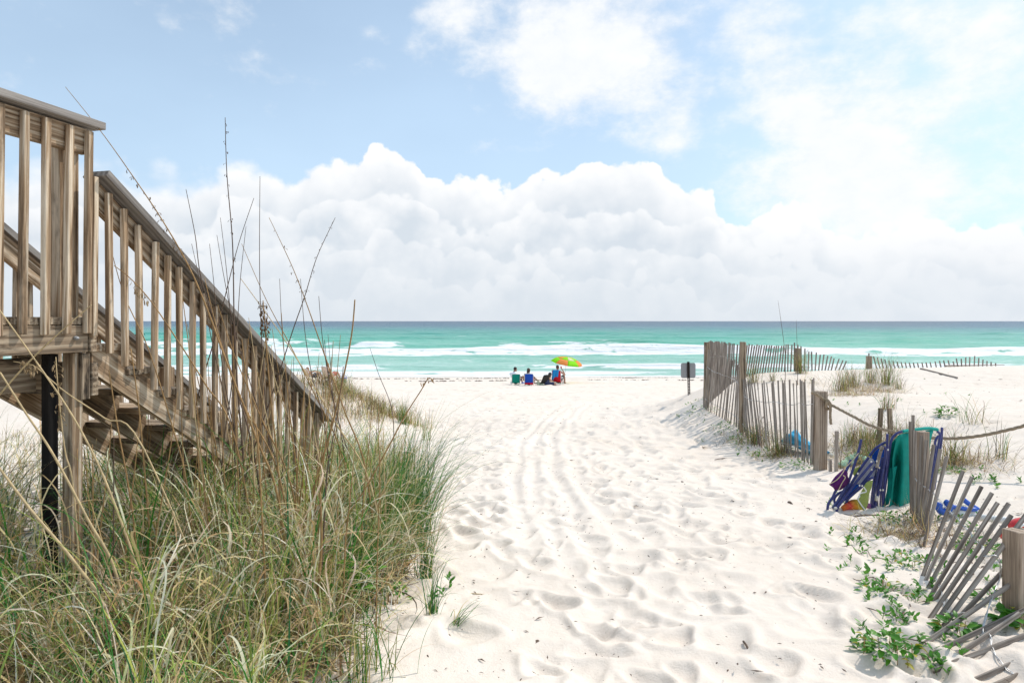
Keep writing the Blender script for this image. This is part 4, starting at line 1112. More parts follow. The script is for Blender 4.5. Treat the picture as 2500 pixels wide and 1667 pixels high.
stalk([(997, 880), (985, 868), (968, 895), (930, 955), (890, 1030), (840, 1120), (790, 1210)], 3.9, .0045, .0018, STALK, 'stalk bent to the right over the sand with a drooping tip', G, (.78, .93, 8, .02), STALK)
stalk([(555, 560), (612, 690), (665, 790), (720, 900), (790, 1060)], 4.5, .004, .0012, STALK, gl, G)
stalk([(583, 455), (548, 560), (522, 660), (492, 780), (452, 920), (420, 1080)], 4.3, .004, .0012, STALKD, gl, G)
stalk([(732, 680), (742, 790), (762, 900), (790, 1040)], 4.8, .004, .0014, STALKD, gl, G)
stalk([(604, 690), (608, 740), (612, 800), (622, 920), (640, 1100)], 3.7, .004, .002, STALK, 'short stalk carrying a dense dark brown seed head by the horizon', G, (.72, .98, 90, .016), SEED)
stalk([(553, 640), (640, 760), (708, 866), (770, 970), (850, 1110)], 4.0, .0045, .0014, STALKP, gl, G)
stalk([(210, 700), (150, 752), (75, 822), (0, 905), (-60, 985)], 3.0, .0045, .0016, STALKP, 'pale straw stalk slanting across the deck joist to the left edge', G)
stalk([(-10, 700), (70, 812), (168, 958), (240, 1100), (310, 1290), (350, 1430)], 2.9, .005, .002, STALKP, 'pale stalk crossing the dark post and falling to the right', G)
stalk([(0, 855), (60, 950), (120, 1040), (200, 1190), (270, 1330)], 2.8, .005, .0025, STALKP, 'pale stalk crossing in front of the black post low on the left', G)
stalk([(-20, 1050), (70, 1170), (170, 1290), (250, 1420)], 2.6, .006, .003, STALKP, 'thick pale straw lying over the grass at the left edge', G)
stalk([(240, 500), (262, 600), (290, 690), (340, 800), (390, 960), (430, 1120)], 3.7, .0035, .001, STALK, gl, G)
stalk([(262, 610), (300, 640), (345, 690), (400, 770), (470, 880), (540, 1010)], 3.6, .0035, .0016, STALK, 'stalk with curled dry leaves hanging in front of the stair balusters', G, (.68, .86, 18, .022), SEEDP)
stalk([(30, 830), (60, 836), (85, 845), (150, 900), (240, 960), (330, 1030)], 3.1, .003, .0012, STALKP, 'stalk with pale hanging seeds under the deck joist', G, (.72, .9, 24, .020), SEEDP)
stalk([(128, 820), (132, 880), (140, 960), (150, 1040), (170, 1140)], 3.05, .003, .0015, STALKP, 'short pale seed stalk in front of the black post', G, (.55, .98, 22, .018), SEEDP)
stalk([(250, 850), (270, 980), (290, 1090), (310, 1230)], 3.3, .004, .002, STALK, gl, G)
stalk([(300, 800), (318, 930), (330, 1060), (345, 1250)], 3.4, .004, .002, STALK, gl, G)
stalk([(420, 690), (440, 850), (452, 1000), (460, 1150)], 3.8, .004, .0016, STALK, gl, G)
stalk([(470, 640), (505, 780), (560, 930), (640, 1090)], 3.7, .0042, .0014, STALK, gl, G)
stalk([(500, 700), (540, 820), (600, 960), (670, 1120)], 3.8, .0042, .0014, STALK, gl, G)
stalk([(610, 780), (640, 900), (690, 1030), (730, 1160)], 4.1, .0042, .0014, STALKP, gl, G)
stalk([(660, 830), (620, 950), (590, 1060), (560, 1190)], 3.9, .0042, .0014, STALKP, gl, G)
stalk([(700, 880), (690, 1000), (680, 1130), (678, 1260)], 3.7, .0042, .0018, STALK, gl, G)
stalk([(745, 780), (760, 900), (800, 1040), (850, 1180)], 4.6, .004, .0014, STALKD, gl, G)
stalk([(850, 800), (870, 860), (900, 940), (905, 1040)], 6.0, .004, .0014, STALKD, 'thin stalk with a hooked tip left of the open sand', G)
stalk([(575, 900), (580, 1030), (588, 1180), (590, 1330)], 3.5, .0045, .002, STALKP, gl, G)
stalk([(735, 1130), (738, 1250), (730, 1370), (728, 1480)], 3.2, .007, .004, STALK, 'thick orange brown stump of a stalk in the middle of the grass', G)
stalk([(40, 1420), (44, 1480), (50, 1550), (52, 1600)], 2.5, .009, .005, STALK, 'broken orange brown stub at the lower left corner', G)
stalk([(1175, 1370), (1080, 1362), (980, 1358), (900, 1362)], 4.3, .004, .002, STALKP, 'dry straw lying flat on the sand beside the green tufts', None, name='fallen_straw')
for q in [[(481, 560), (492, 660), (500, 760), (520, 900), (548, 1060)], [(506, 500), (520, 620), (530, 740), (536, 900), (540, 1080)], [(642, 640), (648, 760), (660, 880), (680, 1040)],
          [(498, 540), (515, 640), (540, 760), (590, 930), (640, 1090)], [(440, 560), (462, 660), (486, 780), (520, 930), (556, 1080)], [(565, 520), (552, 640), (544, 760), (530, 900), (510, 1060)], [(690, 640), (700, 760), (716, 860), (750, 1010)]]:
    stalk(q, 4.1, .0032, .0010, STALKD, gl, G)
rd = random.Random(77)
for i in range(36):
    x = rd.uniform(150, 900); top = rd.uniform(760, 1010) if x > 380 else rd.uniform(880, 1080); y = rd.uniform(3.0, 4.6); ln = rd.uniform(-55, 60); hb = rd.uniform(250, 400)
    stalk([(x+ln, top), (x+ln*.7, top+hb*.35), (x+ln*.3, top+hb*.7), (x, top+hb)], y, .0035, .0011, rd.choice([STALK, STALK, STALKP, STALKD]), gl, G, seed=i)
for i in range(34):
    x = rd.gauss(600, 110); top = rd.uniform(690, 920)+max(0, 520-x)*.5; y = rd.uniform(3.5, 4.5); ln = rd.uniform(-75, 60); hb = rd.uniform(300, 420)
    stalk([(x+ln, top), (x+ln*.72, top+hb*.35), (x+ln*.33, top+hb*.7), (x, top+hb)], y, .0042, .0012, rd.choice([STALK, STALK, STALK, STALKP]), gl, G, seed=100+i)
for a, b in [((1787, 690), (1803, 810)), ((1829, 735), (1832, 830))]:
    t = P(a[0]*1.063, a[1]*1.063, 15.5); bt = P(b[0]*1.063, b[1]*1.063, 15.5); g = Vector((bt.x, bt.y, gz1(bt.x, bt.y)))
    m = MB(); m.tube(smooth_line([g, bt, t], 5), [.008, .008, .007, .007, .006, .006, .005, .005, .004, .003, .002], 5); me = m.mesh('sea_oat_stalk'); me.transform(Matrix.Translation(-g))
    o = link('sea_oat_stalk', me, STALKD); o.location = g
    tag(o, 'taller dark stalk standing above the back fence' if a[0] < 1800 else 'shorter dark stalk standing above the back fence', 'sea oats')

# ------------------------------------------------------------------ leafy plants
def leaf_mesh(name, L, w, mat, fold=.25, droop=.3):
    g = []
    for t in (0, .15, .4, .7, .92, 1.0):
        ww = w*math.sin(math.pi*min(1, t*.92+.06))**.8*.5 if t < 1 else .0015
        z = -droop*L*t*t
        g.append([(t*L, -ww, z+fold*ww), (t*L, 0, z), (t*L, ww, z+fold*ww)])
    m = MB(); m.sheet(g); me = m.mesh(name); me.materials.append(mat); return me
LM = [leaf_mesh('leaf', .062, .034, LEAF), leaf_mesh('leaf', .05, .026, LEAF, .4, .1), leaf_mesh('leaf', .056, .034, LEAF2, .3, .4)]
LM = LM*4+[leaf_mesh('leaf', .048, .030, LEAF3, .5, .5)]
def place_leaf(parent, p, az, pitch, s, me):
    M = Matrix.Translation(p) @ Matrix.Rotation(az, 4, 'Z') @ Matrix.Rotation(-pitch, 4, 'Y') @ Matrix.Rotation(random.uniform(-.5, .5), 4, 'X') @ Matrix.Scale(s, 4)
    return link('leaf', me, None, parent, M)
def leafy(px, py, n, rad, h, s, label, seed, pos=None, group=None):
    r = random.Random(seed); p = pos or gp(px, py)
    root = thing('leafy_plant', label, 'plant', p, group)
    for i in range(max(3, n//9)):
        st = MB()
        a = r.uniform(0, 6.28); q = p+Vector((math.cos(a)*rad*r.random(), math.sin(a)*rad*r.random(), 0)); q.z = gz1(q.x, q.y)
        st.tube([q-Vector((0, 0, .02)), q+Vector((r.uniform(-.02, .02), r.uniform(-.02, .02), h*.8))], .0022, 4)
        st.build('stem', STALK, root)
    n = int(n*1.4); s *= .72
    for i in range(n):
        a = r.uniform(0, 6.28); rr = rad*math.sqrt(r.random()); q = p+Vector((math.cos(a)*rr, math.sin(a)*rr, 0))
        q.z = gz1(q.x, q.y)+h*(.15+.85*r.random())*(1-.55*(rr/rad)**2)
        place_leaf(root, q, a+r.uniform(-1, 1), r.uniform(-.1, .9), s*r.uniform(.7, 1.2), r.choice(LM))
for i, a in enumerate([
    (2170, 1600, 85, .15, .11, 1.15, 'large bright leafy plant on the sand at the bottom right'),
    (2330, 1545, 46, .10, .08, 1.2, 'leafy plant among the fallen slats in front of the thick post'),
    (2485, 1530, 34, .09, .10, 1.5, 'broad leafed plant at the foot of the thick post on the right edge'),
    (2205, 1375, 60, .20, .07, .95, 'leafy patch at the foot of the fence near the leaning slats'),
    (2160, 1450, 38, .14, .08, 1.0, 'leafy plant in the sand left of the fan of slats'),
    (2195, 1275, 70, .20, .09, 1.0, 'dark leafy patch right under the teal chair'),
    (2380, 1340, 36, .16, .08, 1.1, 'leafy plant seen between the leaning slats'),
    (2430, 1470, 30, .12, .07, 1.1, 'leafy plant behind the lowest leaning slats'),
    (2310, 1015, 46, .16, .16, 1.6, 'single round green bush on the bare dune'),
    (2322, 1152, 30, .13, .06, 1.1, 'yellow green plant on the sand right of the teal chair'),
    (1960, 1140, 70, .30, .09, 1.1, 'leafy growth at the foot of the rope post'),
    (1880, 1108, 80, .34, .08, 1.1, 'leafy growth along the fence foot by the cyan bundle'),
    (1825, 1075, 80, .34, .08, 1.1, 'leafy growth along the fence foot by the middle post'),
    (1775, 1042, 40, .32, .06, 1.0, 'low leaves at the far fence foot'),
    (1715, 1005, 40, .36, .06, 1.0, 'low leaves on the sand at the far end of the fence'),
    (1700, 980, 26, .4, .06, 1.1, 'scattered leaves around the foot of the sign'),
    (2105, 1120, 60, .25, .12, 1.2, 'green leaves beside the short grey stake'),
    (975, 1465, 26, .06, .09, .9, 'bright leafy vine at the grass edge by the path'),
    (810, 1380, 30, .10, .05, .9, 'bright green vine climbing in the middle of the grass'),
    (860, 1420, 20, .06, .05, .9, 'small bright vine sprig just below the climbing vine'),
    (2200, 1225, 0, 0, 0, 0, '')]):
    if a[2]:
        pos = None
        if i in (18, 19):
            pos = P(a[0], a[1], 3.55)
        if pos is not None:
            root = thing('leafy_plant', a[6], 'plant', (pos.x, pos.y, gz1(pos.x, pos.y))); r = random.Random(500+i)
            m = MB(); m.tube([(pos.x, pos.y+.05, gz1(pos.x, pos.y)), (pos.x-.01, pos.y+.02, pos.z-.1), pos], .002, 4); m.build('stem', STALK, root)
            for k in range(a[2]):
                q = pos+Vector((r.gauss(0, a[3]), r.gauss(0, .03), r.gauss(0, .05))); place_leaf(root, q, r.uniform(0, 6.28), r.uniform(-.2, .8), r.uniform(.7, 1.1), LM[2])
        else: leafy(*a, seed=300+i)
# single sprigs of the creeping vine on the sand
rs = random.Random(91); spr = []
for k in range(4):
    m = MB(); r = random.Random(k)
    for j in range(5+k):
        az = r.uniform(0, 6.28); pit = r.uniform(.1, .9); L = r.uniform(.035, .06); c, s_ = math.cos(az), math.sin(az)
        for a0, w in ((0, .010),):
            d = Vector((c*math.cos(pit), s_*math.cos(pit), math.sin(pit))); sd_ = Vector((-s_, c, 0)); b = Vector((0, 0, .008*j))
            m.sheet([[b, b+d*.003], [b+d*L*.35-sd_*w, b+d*L*.35+sd_*w], [b+d*L*.7-sd_*w*.9, b+d*L*.7+sd_*w*.9], [b+d*L, b+d*L*1.002]])
    m.tube([(0, 0, -.02), (0, 0, .03)], .002, 4)
    me = m.mesh('vine_sprig'); me.materials.append(LEAF if k % 2 else LEAF2); spr.append(me)
spots = []
for cx, cy, sx, sy, n in [(2090, 1340, 45, 60, 20), (2150, 1420, 45, 40, 16), (2200, 1500, 60, 50, 22), (2250, 1420, 60, 50, 14), (2350, 1300, 70, 60, 18), (2420, 1400, 50, 60, 14), (2040, 1240, 35, 25, 10), (2120, 1560, 50, 40, 9),
                          (2300, 1600, 70, 40, 14), (1700, 1010, 30, 20, 16), (1760, 1060, 40, 20, 14), (1830, 1110, 40, 15, 12), (2400, 1170, 60, 40, 12), (2200, 1000, 120, 40, 12), (1080, 1420, 40, 60, 6), (560, 930, 120, 40, 10), (2060, 950, 200, 60, 10)]:
    for _ in range(n): spots.append((rs.gauss(cx, sx*.6), rs.gauss(cy, sy*.6)))
for i, (px, py) in enumerate(spots):
    p = gp(px, py); o = link('vine_sprig', spr[i % 4]); s = rs.uniform(.55, 1.05); o.location = p; o.scale = (s, s, s); o.rotation_euler = (rs.uniform(-.3, .3), rs.uniform(-.3, .3), rs.uniform(0, 6.28))
    tag(o, 'tiny green creeping vine sprig growing singly out of the sand', 'vine sprig', 'single vine sprigs on the sand')

# creeping runners that link the sprigs
rr_ = random.Random(17)
for k, (x0, y0, x1, y1) in enumerate([(2050, 1330, 2200, 1390), (2085, 1400, 2230, 1470), (2110, 1470, 2290, 1540), (2150, 1530, 2340, 1600), (2240, 1330, 2420, 1420), (2060, 1250, 2170, 1290), (2320, 1460, 2480, 1440)]):
    L = [gp(x0+(x1-x0)*i/7+rr_.uniform(-8, 8), y0+(y1-y0)*i/7+rr_.uniform(-14, 14))+Vector((0, 0, .006)) for i in range(8)]
    m = MB(); m.tube(smooth_line(L, 4), .0028, 5); o = m.build('vine_runner', STALKD)
    tag(o, 'thin brown vine runner creeping over the sand between the green sprigs', 'vine', 'vine runners by the near fence')
def debris():
    rg = np.random.default_rng(55); m = MB()
    n = 4200
    for i in range(n):
        u = rg.random()
        if u < .34: y = rg.uniform(3, 9); x = rg.uniform(-.8, .35*y+1.6)
        elif u < .76: y = rg.uniform(3.2, 6.6); x = 1.75+.30*y+abs(rg.normal(0, .5))*(1 if rg.random() < .75 else -.5)
        elif u < .88: y = rg.uniform(7, 17); x = rg.uniform(4.4, 12)
        else: y = rg.uniform(9, 24); x = rg.uniform(-2, 4)
        z = gz1(x, y)+rg.uniform(-.006, .012); L = rg.uniform(.004, .018)*(1 if y < 9 else 1.8)*(2.0 if rg.random() < .07 else 1); a = rg.uniform(0, 6.28); w = L*rg.uniform(.12, .45); pz = rg.uniform(-.4, .4)*L
        c, s = math.cos(a), math.sin(a)
        m.add([(x-c*L, y-s*L, z), (x+s*w, y-c*w, z+.003), (x+c*L, y+s*L, z+pz), (x-s*w, y+c*w, z+.002), (x, y, z+.5*w+.002)], [(0, 1, 4), (1, 2, 4), (2, 3, 4), (3, 0, 4)])
    o = m.build('beach_debris', STALKD, kind='stuff', smooth=False); tag(o, 'small dark bits of leaf and twig scattered over the sand', 'debris')
debris()
def wrack():
    # drift line of dark weed along the beach
    rg = np.random.default_rng(57); m = MB()
    for i in range(1500):
        x = rg.uniform(-22, 34); y = (47.6 if i % 3 else 43.0)+1.2*math.sin(x*.09)+.5*math.sin(x*.31)+rg.normal(0, .18)
        if pnoise(x*.22, i % 3, 5) < -.02: continue
        z = gz1(x, y)+.01; L = rg.uniform(.04, .2); w = L*rg.uniform(.15, .5); a = rg.normal(0, .5); c, s = math.cos(a), math.sin(a)
        m.add([(x-c*L, y-s*L, z), (x+s*w, y-c*w, z), (x+c*L, y+s*L, z), (x-s*w, y+c*w, z), (x, y, z+.05)], [(0, 1, 4), (1, 2, 4), (2, 3, 4), (3, 0, 4)])
    o = m.build('drift_weed', STALKD, kind='stuff', smooth=False); tag(o, 'thin dark drift lines of weed along the beach near the water', 'seaweed')
wrack()
for k, (a, b, lab) in enumerate([((1815, 1565), (1834, 1600), 'short dark twig lying on the near sand'), ((1664, 1176), (1672, 1184), 'small brown bit of wood in the middle of the path'), ((1925, 1226), (1934, 1231), 'small dark bit of wood on the sand left of the chairs'),
                                 ((1745, 1122), (1790, 1118), 'thin curved twig on the sand in front of the fence'), ((2420, 1120), (2465, 1105), 'pale driftwood stick by the right end of the rope'), ((2080, 1262), (2150, 1258), 'dark root lying on the sand under the chairs')]):
    p, q = gp(*a), gp(*b); m = MB(); mid = (p+q)/2+Vector((0, .01, .01)); m.tube(smooth_line([p, mid, q], 4), .006 if k != 1 and k != 2 else .012, 6); me = m.mesh('twig'); o = link('twig', me, STALKD if k != 4 else W_SLAT); tag(o, lab, 'twig')

# ------------------------------------------------------------------ folded beach chairs leaning on the fence
Z1 = lambda x, y: (1980+x*.17857, 1020+y*.17857)
def tube_px(m, pts, y, r=.0128, off=(0, 0, 0), k=6, dy=None):
    W = []
    for i, p in enumerate(pts):
        yy = y if dy is None else y+dy*i/(len(pts)-1)
        W.append(P(*Z1(*p), yy)+Vector(off))
    L = smooth_line(W, k); m.tube(L, r, 8); return W
def px_sheet(m, rows, th=.004, k=3):
    """rows of (zoom x, zoom y, depth) -> smooth cloth"""
    G = []
    for r in rows: G.append(smooth_line([P(*Z1(a, b), c) for a, b, c in r], k))
    cols = list(zip(*G)); cols = [smooth_line(list(c), k) for c in cols]
    m.sheet([list(c) for c in cols], th)
def part(name, root, mat, fn):
    m = MB(); fn(m); return m.build(name, mat, root)
YC = 6.72
def chair_teal():
    root = thing('folded_beach_chair', 'big folded teal cloth beach chair leaning upright behind the slats', 'chair', P(*Z1(1150, 1350), YC))
    part('frame_tube', root, NAVY, lambda m: tube_px(m, [(1245, 185), (1160, 222), (1095, 320), (1062, 560), (1010, 980), (962, 1330)], YC+.02))
    part('frame_tube', root, NAVY, lambda m: tube_px(m, [(1728, 182), (1768, 235), (1745, 360), (1690, 700), (1590, 1260)], YC+.3))
    part('front_cloth', root, TEAL, lambda m: px_sheet(m, [[(1180, 245, YC), (1120, 560, YC-.02), (1120, 900, YC-.05), (1050, 1345, YC-.06)], [(1215, 230, YC+.0), (1175, 600, YC+.12), (1165, 950, YC+.09), (1110, 1340, YC+.02)], [(1265, 215, YC+.05), (1255, 600, YC+.0), (1235, 950, YC-.04), (1200, 1335, YC-.03)], [(1345, 198, YC+.1), (1345, 600, YC+.07), (1345, 950, YC+.07), (1345, 1315, YC+.07)], [(1560, 180, YC+.2), (1550, 600, YC+.2), (1540, 950, YC+.2), (1530, 1290, YC+.2)]]))
    part('inner_cloth', root, TEAL, lambda m: px_sheet(m, [[(1075, 385, YC+.05), (1065, 640, YC+.06), (1035, 1000, YC+.06), (975, 1230, YC+.03)], [(1165, 270, YC+.06), (1180, 640, YC+.10), (1110, 1000, YC+.02), (1045, 1180, YC)]]))
    part('pocket', root, TEAL, lambda m: px_sheet(m, [[(1085, 690, YC+.0), (1045, 960, YC+.0), (1030, 1190, YC)], [(1180, 650, YC+.03), (1130, 900, YC-.03), (1060, 1180, YC-.03)]]))
    part('top_hem', root, TEALB, lambda m: tube_px(m, [(1245, 186), (1440, 158), (1600, 142), (1728, 158)], YC+.06, .017, dy=.24))
    part('side_strap', root, TEALB, lambda m: px_sheet(m, [[(1570, 170, YC+.24), (1575, 500, YC+.24), (1575, 1200, YC+.22)], [(1680, 165, YC+.26), (1625, 420, YC+.26), (1600, 1180, YC+.24)]]))
    part('bottom_hem', root, TEALB, lambda m: (tube_px(m, [(1045, 1318), (1200, 1298), (1345, 1282), (1530, 1262)], YC-.04, .024, dy=.22), tube_px(m, [(975, 1195), (985, 1320)], YC, .028)))
def chair_upright():
    root = thing('folded_beach_chair', 'navy tube beach chair folded upright just left of the teal one', 'chair', P(*Z1(880, 1390), YC))
    for nm, pts, y in [('back_tube', [(1043, 218), (1040, 480), (1015, 800), (955, 1300)], YC-.03), ('leg_tube', [(985, 700), (930, 1000), (880, 1180), (858, 1300), (890, 1405), (930, 1440), (985, 1425)], YC-.08),
                       ('seat_tube', [(930, 690), (880, 950), (815, 1385)], YC-.07), ('arm_tube', [(985, 540), (935, 830), (905, 1100), (920, 1330), (985, 1350)], YC-.04), ('back_tube', [(895, 640), (860, 880), (800, 1390)], YC+.1), ('seat_tube', [(1010, 640), (1000, 780), (960, 1040), (950, 1300)], YC+.02)]:
        part(nm, root, NAVY, lambda m: tube_px(m, pts, y))
    part('grey_tube', root, W_SLAT, lambda m: tube_px(m, [(978, 385), (935, 520), (900, 680)], YC-.09, .016))
    part('arm_tube', root, NAVY, lambda m: tube_px(m, [(980, 385), (1015, 420), (1018, 520), (985, 700)], YC-.06))
    part('cloth', root, BLUEC, lambda m: px_sheet(m, [[(840, 520, YC+.12), (820, 700, YC+.2)], [(920, 420, YC+.1), (900, 700, YC+.2)], [(1015, 440, YC+.06), (985, 700, YC+.16)]]))
    part('label_tag', root, PLUG, lambda m: m.tube([P(*Z1(905, 1065), YC-.085), P(*Z1(895, 1130), YC-.085)], .0135, 10))
    def caps(m, pt, y): m.ell(P(*Z1(*pt), y), (.022, .016, .016))
    for pt, y in [((760, 1368), YC-.06), ((893, 1362), YC-.1), ((965, 1355), YC-.05)]: part('foot_cap', root, PLUG, lambda m: caps(m, pt, y))
    for pt in [(950, 985), (985, 985), (935, 680), (1055, 435)]: part('rivet', root, PLUG, lambda m: m.ell(P(*Z1(*pt), YC-.1), (.008, .006, .010)))
def chair_slanted():
    root = thing('folded_beach_chair', 'navy tube beach chair folded at a slant with its curved foot on the sand', 'chair', P(*Z1(420, 1340), YC-.1))
    y = YC-.12
    for nm, pts, yy in [('leg_tube', [(850, 600), (640, 850), (430, 1130), (358, 1240), (362, 1310), (410, 1340), (512, 1332)], y), ('leg_tube', [(905, 640), (700, 900), (540, 1060), (478, 1170), (490, 1240), (560, 1260)], y+.05),
                        ('back_tube', [(855, 815), (780, 845), (725, 915), (600, 1020), (500, 1110)], y+.02), ('back_tube', [(790, 540), (700, 660), (560, 880), (440, 1090)], y+.1),
                        ('hoop_tube', [(1030, 330), (950, 370), (870, 430), (800, 520)], YC+.1), ('cross_tube', [(520, 1265), (660, 1280), (810, 1275)], y+.1)]:
        part(nm, root, NAVY, lambda m: tube_px(m, pts, yy))
    part('blue_cloth', root, BLUEC, lambda m: px_sheet(m, [[(600, 860, YC+.02), (440, 1050, YC), (310, 1215, YC-.04)], [(690, 900, YC+.04), (540, 1060, YC+.02), (380, 1215, YC-.02)]]))
    part('grey_cloth', root, GREYC, lambda m: px_sheet(m, [[(760, 560, YC), (600, 800, YC), (560, 900, YC)], [(850, 560, YC+.08), (780, 760, YC+.08), (720, 900, YC+.02)], [(890, 660, YC+.1), (870, 780, YC+.06), (800, 860, YC+.02)]]))
    part('lime_cloth', root, LIME, lambda m: px_sheet(m, [[(850, 850, YC-.13), (760, 880, YC-.13), (690, 1000, YC-.14), (630, 1100, YC-.15)], [(830, 950, YC-.15), (770, 1000, YC-.16), (720, 1100, YC-.17), (670, 1200, YC-.17)], [(800, 1020, YC-.13), (790, 1100, YC-.15), (780, 1180, YC-.16), (735, 1280, YC-.17)]]))
    part('lime_cloth', root, LIME, lambda m: px_sheet(m, [[(670, 670, YC-.02), (590, 700, YC-.04), (575, 760, YC-.04)], [(700, 640, YC), (640, 720, YC-.02), (600, 800, YC-.02)]]))
    part('trim', root, TRIM, lambda m: (tube_px(m, [(720, 945), (755, 1005), (670, 1035), (665, 1075), (640, 1105), (690, 1190), (740, 1262), (715, 1285)], YC-.185, .006)))
    for pt in [(825, 600), (900, 590), (700, 930), (665, 925), (830, 705), (640, 760)]: part('rivet', root, PLUG, lambda m: m.ell(P(*Z1(*pt), y-.014), (.009, .006, .009)))
    part('foot_cap', root, PLUG, lambda m: m.ell(P(*Z1(340, 1232), y), (.020, .014, .013)))
def chair_purple():
    root = thing('folded_beach_chair', 'folded navy chair with a purple cloth pouch, leftmost of the pile', 'chair', P(*Z1(300, 1260), YC-.05))
    y = YC-.05
    for nm, pts, yy in [('back_tube', [(688, 292), (655, 440), (600, 620), (520, 860), (470, 990), (400, 1110), (300, 1235)], y), ('leg_tube', [(550, 570), (480, 730), (400, 900), (330, 1010), (300, 1080), (240, 1170), (225, 1262)], y-.04),
                        ('leg_tube', [(470, 990), (380, 1030), (320, 1100), (330, 1170)], y+.1), ('seat_tube', [(500, 900), (420, 1040), (350, 1160), (290, 1230)], y+.05)]:
        part(nm, root, NAVY, lambda m: tube_px(m, pts, yy))
    def pouch(m):
        px_sheet(m, [[(455, 690, y-.02), (330, 800, y-.05), (252, 915, y-.03)], [(500, 740, y-.06), (400, 850, y-.12), (300, 950, y-.08)], [(505, 800, y-.05), (440, 900, y-.10), (335, 990, y-.05)], [(540, 860, y), (480, 930, y-.02), (410, 985, y)]], .02)
    part('pouch', root, PURPLE, pouch)
    part('cord', root, CORD, lambda m: (tube_px(m, [(650, 480), (580, 570), (470, 680), (440, 740), (360, 840), (250, 905)], y-.10, .004), tube_px(m, [(440, 785), (470, 815), (430, 880), (390, 960), (375, 990)], y-.115, .004)))
    part('foot_cap', root, PLUG, lambda m: m.ell(P(*Z1(272, 1240), y), (.016, .014, .016)))
def rainbow_bag():
    p = P(*Z1(620, 1270), YC-.05); m = MB()
    px_sheet(m, [[(415, 1235, YC-.08), (520, 1150, YC-.06), (630, 1130, YC-.04), (800, 1180, YC)], [(430, 1250, YC-.10), (540, 1215, YC-.12), (650, 1210, YC-.12), (800, 1230, YC-.02)], [(420, 1255, YC-.04), (540, 1262, YC-.06), (660, 1268, YC-.06), (810, 1262, YC)]], .015)
    mt, T, b = new_mat('rainbow_cloth'); g = T.node('ShaderNodeTexCoord'); s = T.node('ShaderNodeSeparateXYZ'); T.l.new(g.outputs['Generated'], s.inputs[0])
    T.l.new(T.ramp(T.m('ADD', s.outputs[0], T.m('MULTIPLY', T.noise(g.outputs['Object'], 40, 3), .15)), [(.05, (.75, .25, .02)), (.3, (.65, .03, .03)), (.5, (.85, .42, .03)), (.65, (.7, .65, .05)), (.8, (.25, .02, .08)), (1, (.1, .02, .15))]), b.inputs['Base Color']); setp(b, Roughness=.8)
    me = m.mesh('rainbow_bag'); me.transform(Matrix.Translation(-p)); o = link('rainbow_bag', me, mt); o.location = p
    tag(o, 'rainbow coloured cloth bag squashed under the slanted folded chair', 'bag')
chair_teal(); chair_upright(); chair_slanted(); chair_purple(); rainbow_bag()
def navy_bits():
    # spare chair frame showing behind the right end of the teal chair
    root = thing('folded_beach_chair', 'navy chair frame standing behind the right side of the teal chair', 'chair', P(*Z1(1650, 1200), YC+.5))
    Y = YC+.45
    part('frame_tube', root, NAVY, lambda m: tube_px(m, [(1792, 130), (1780, 330), (1740, 600), (1650, 1200)], Y))
    part('frame_tube', root, NAVY, lambda m: tube_px(m, [(1750, 240), (1700, 320), (1700, 480), (1630, 900), (1590, 1200)], Y-.03))
navy_bits()

# folded cyan umbrella behind the slats
def cyan_umbrella():
    a = Vector((4.24, 10.75, gz1(4.24, 10.75)+.07)); b = Vector((4.47, 9.62, gz1(4.47, 9.62)+.05)); r = random.Random(3)
    root = thing('folded_umbrella', 'folded cyan beach umbrella lying behind the slats with its white tip at the rope post', 'umbrella', (a+b)/2-Vector((0, 0, .06)))
    m = MB(); n = 26; pr = []
    ax = (b-a)
    for i in range(n):
        t = i/(n-1); c = a.lerp(b, t)+Vector((0, 0, .10*math.exp(-((t-.3)/.18)**2)+.02))
        rad = np.interp(t, [0, .08, .25, .4, .8, 1], [.02, .055, .11, .085, .055, .02]); row = []
        for k in range(20):
            an = 2*math.pi*k/20; rr = rad*(1+.28*math.sin(5*an+t*5)+.12*math.sin(9*an-t*14))
            row.append(c+Vector((math.cos(an)*.85, math.cos(an)*.25, math.sin(an)))*rr)
        pr.append(row+[row[0]])
    m.sheet(pr); m.build('canopy', CYANC, root)
    part('tip', root, PLUG, lambda m: (m.tube([b-ax.normalized()*.02, b+ax.normalized()*.07], [.02, .026], 10), m.ell(b+ax.normalized()*.07, (.028, .026, .026))))
    part('strap', root, C_NAVY, lambda m: m.tube([a.lerp(b, .62)+Vector((0, -.07, -.01)), a.lerp(b, .64)+Vector((0, -.06, .08))], .008, 6))
cyan_umbrella()
def towel_bundle():
    p = gp(2085, 1132); r = random.Random(8); m = MB(); G = []
    for i in range(14):
        row = []
        for j in range(8):
            x = p.x+(i/13-.5)*.42; y = p.y+(j/7-.5)*.22; row.append((x, y, gz1(x, y)+.02+.09*math.sin(math.pi*i/13)*math.sin(math.pi*j/7)*(1+.5*math.sin(i*2.2+j))))
        G.append(row)
    m.sheet(G, .01); mt = plain('green_white_towel', (.35, .62, .38), .9, .9, .2, nscale=8); o = m.build('towel', mt); tag(o, 'crumpled green and white towel behind the short grey stake', 'towel')
towel_bundle()
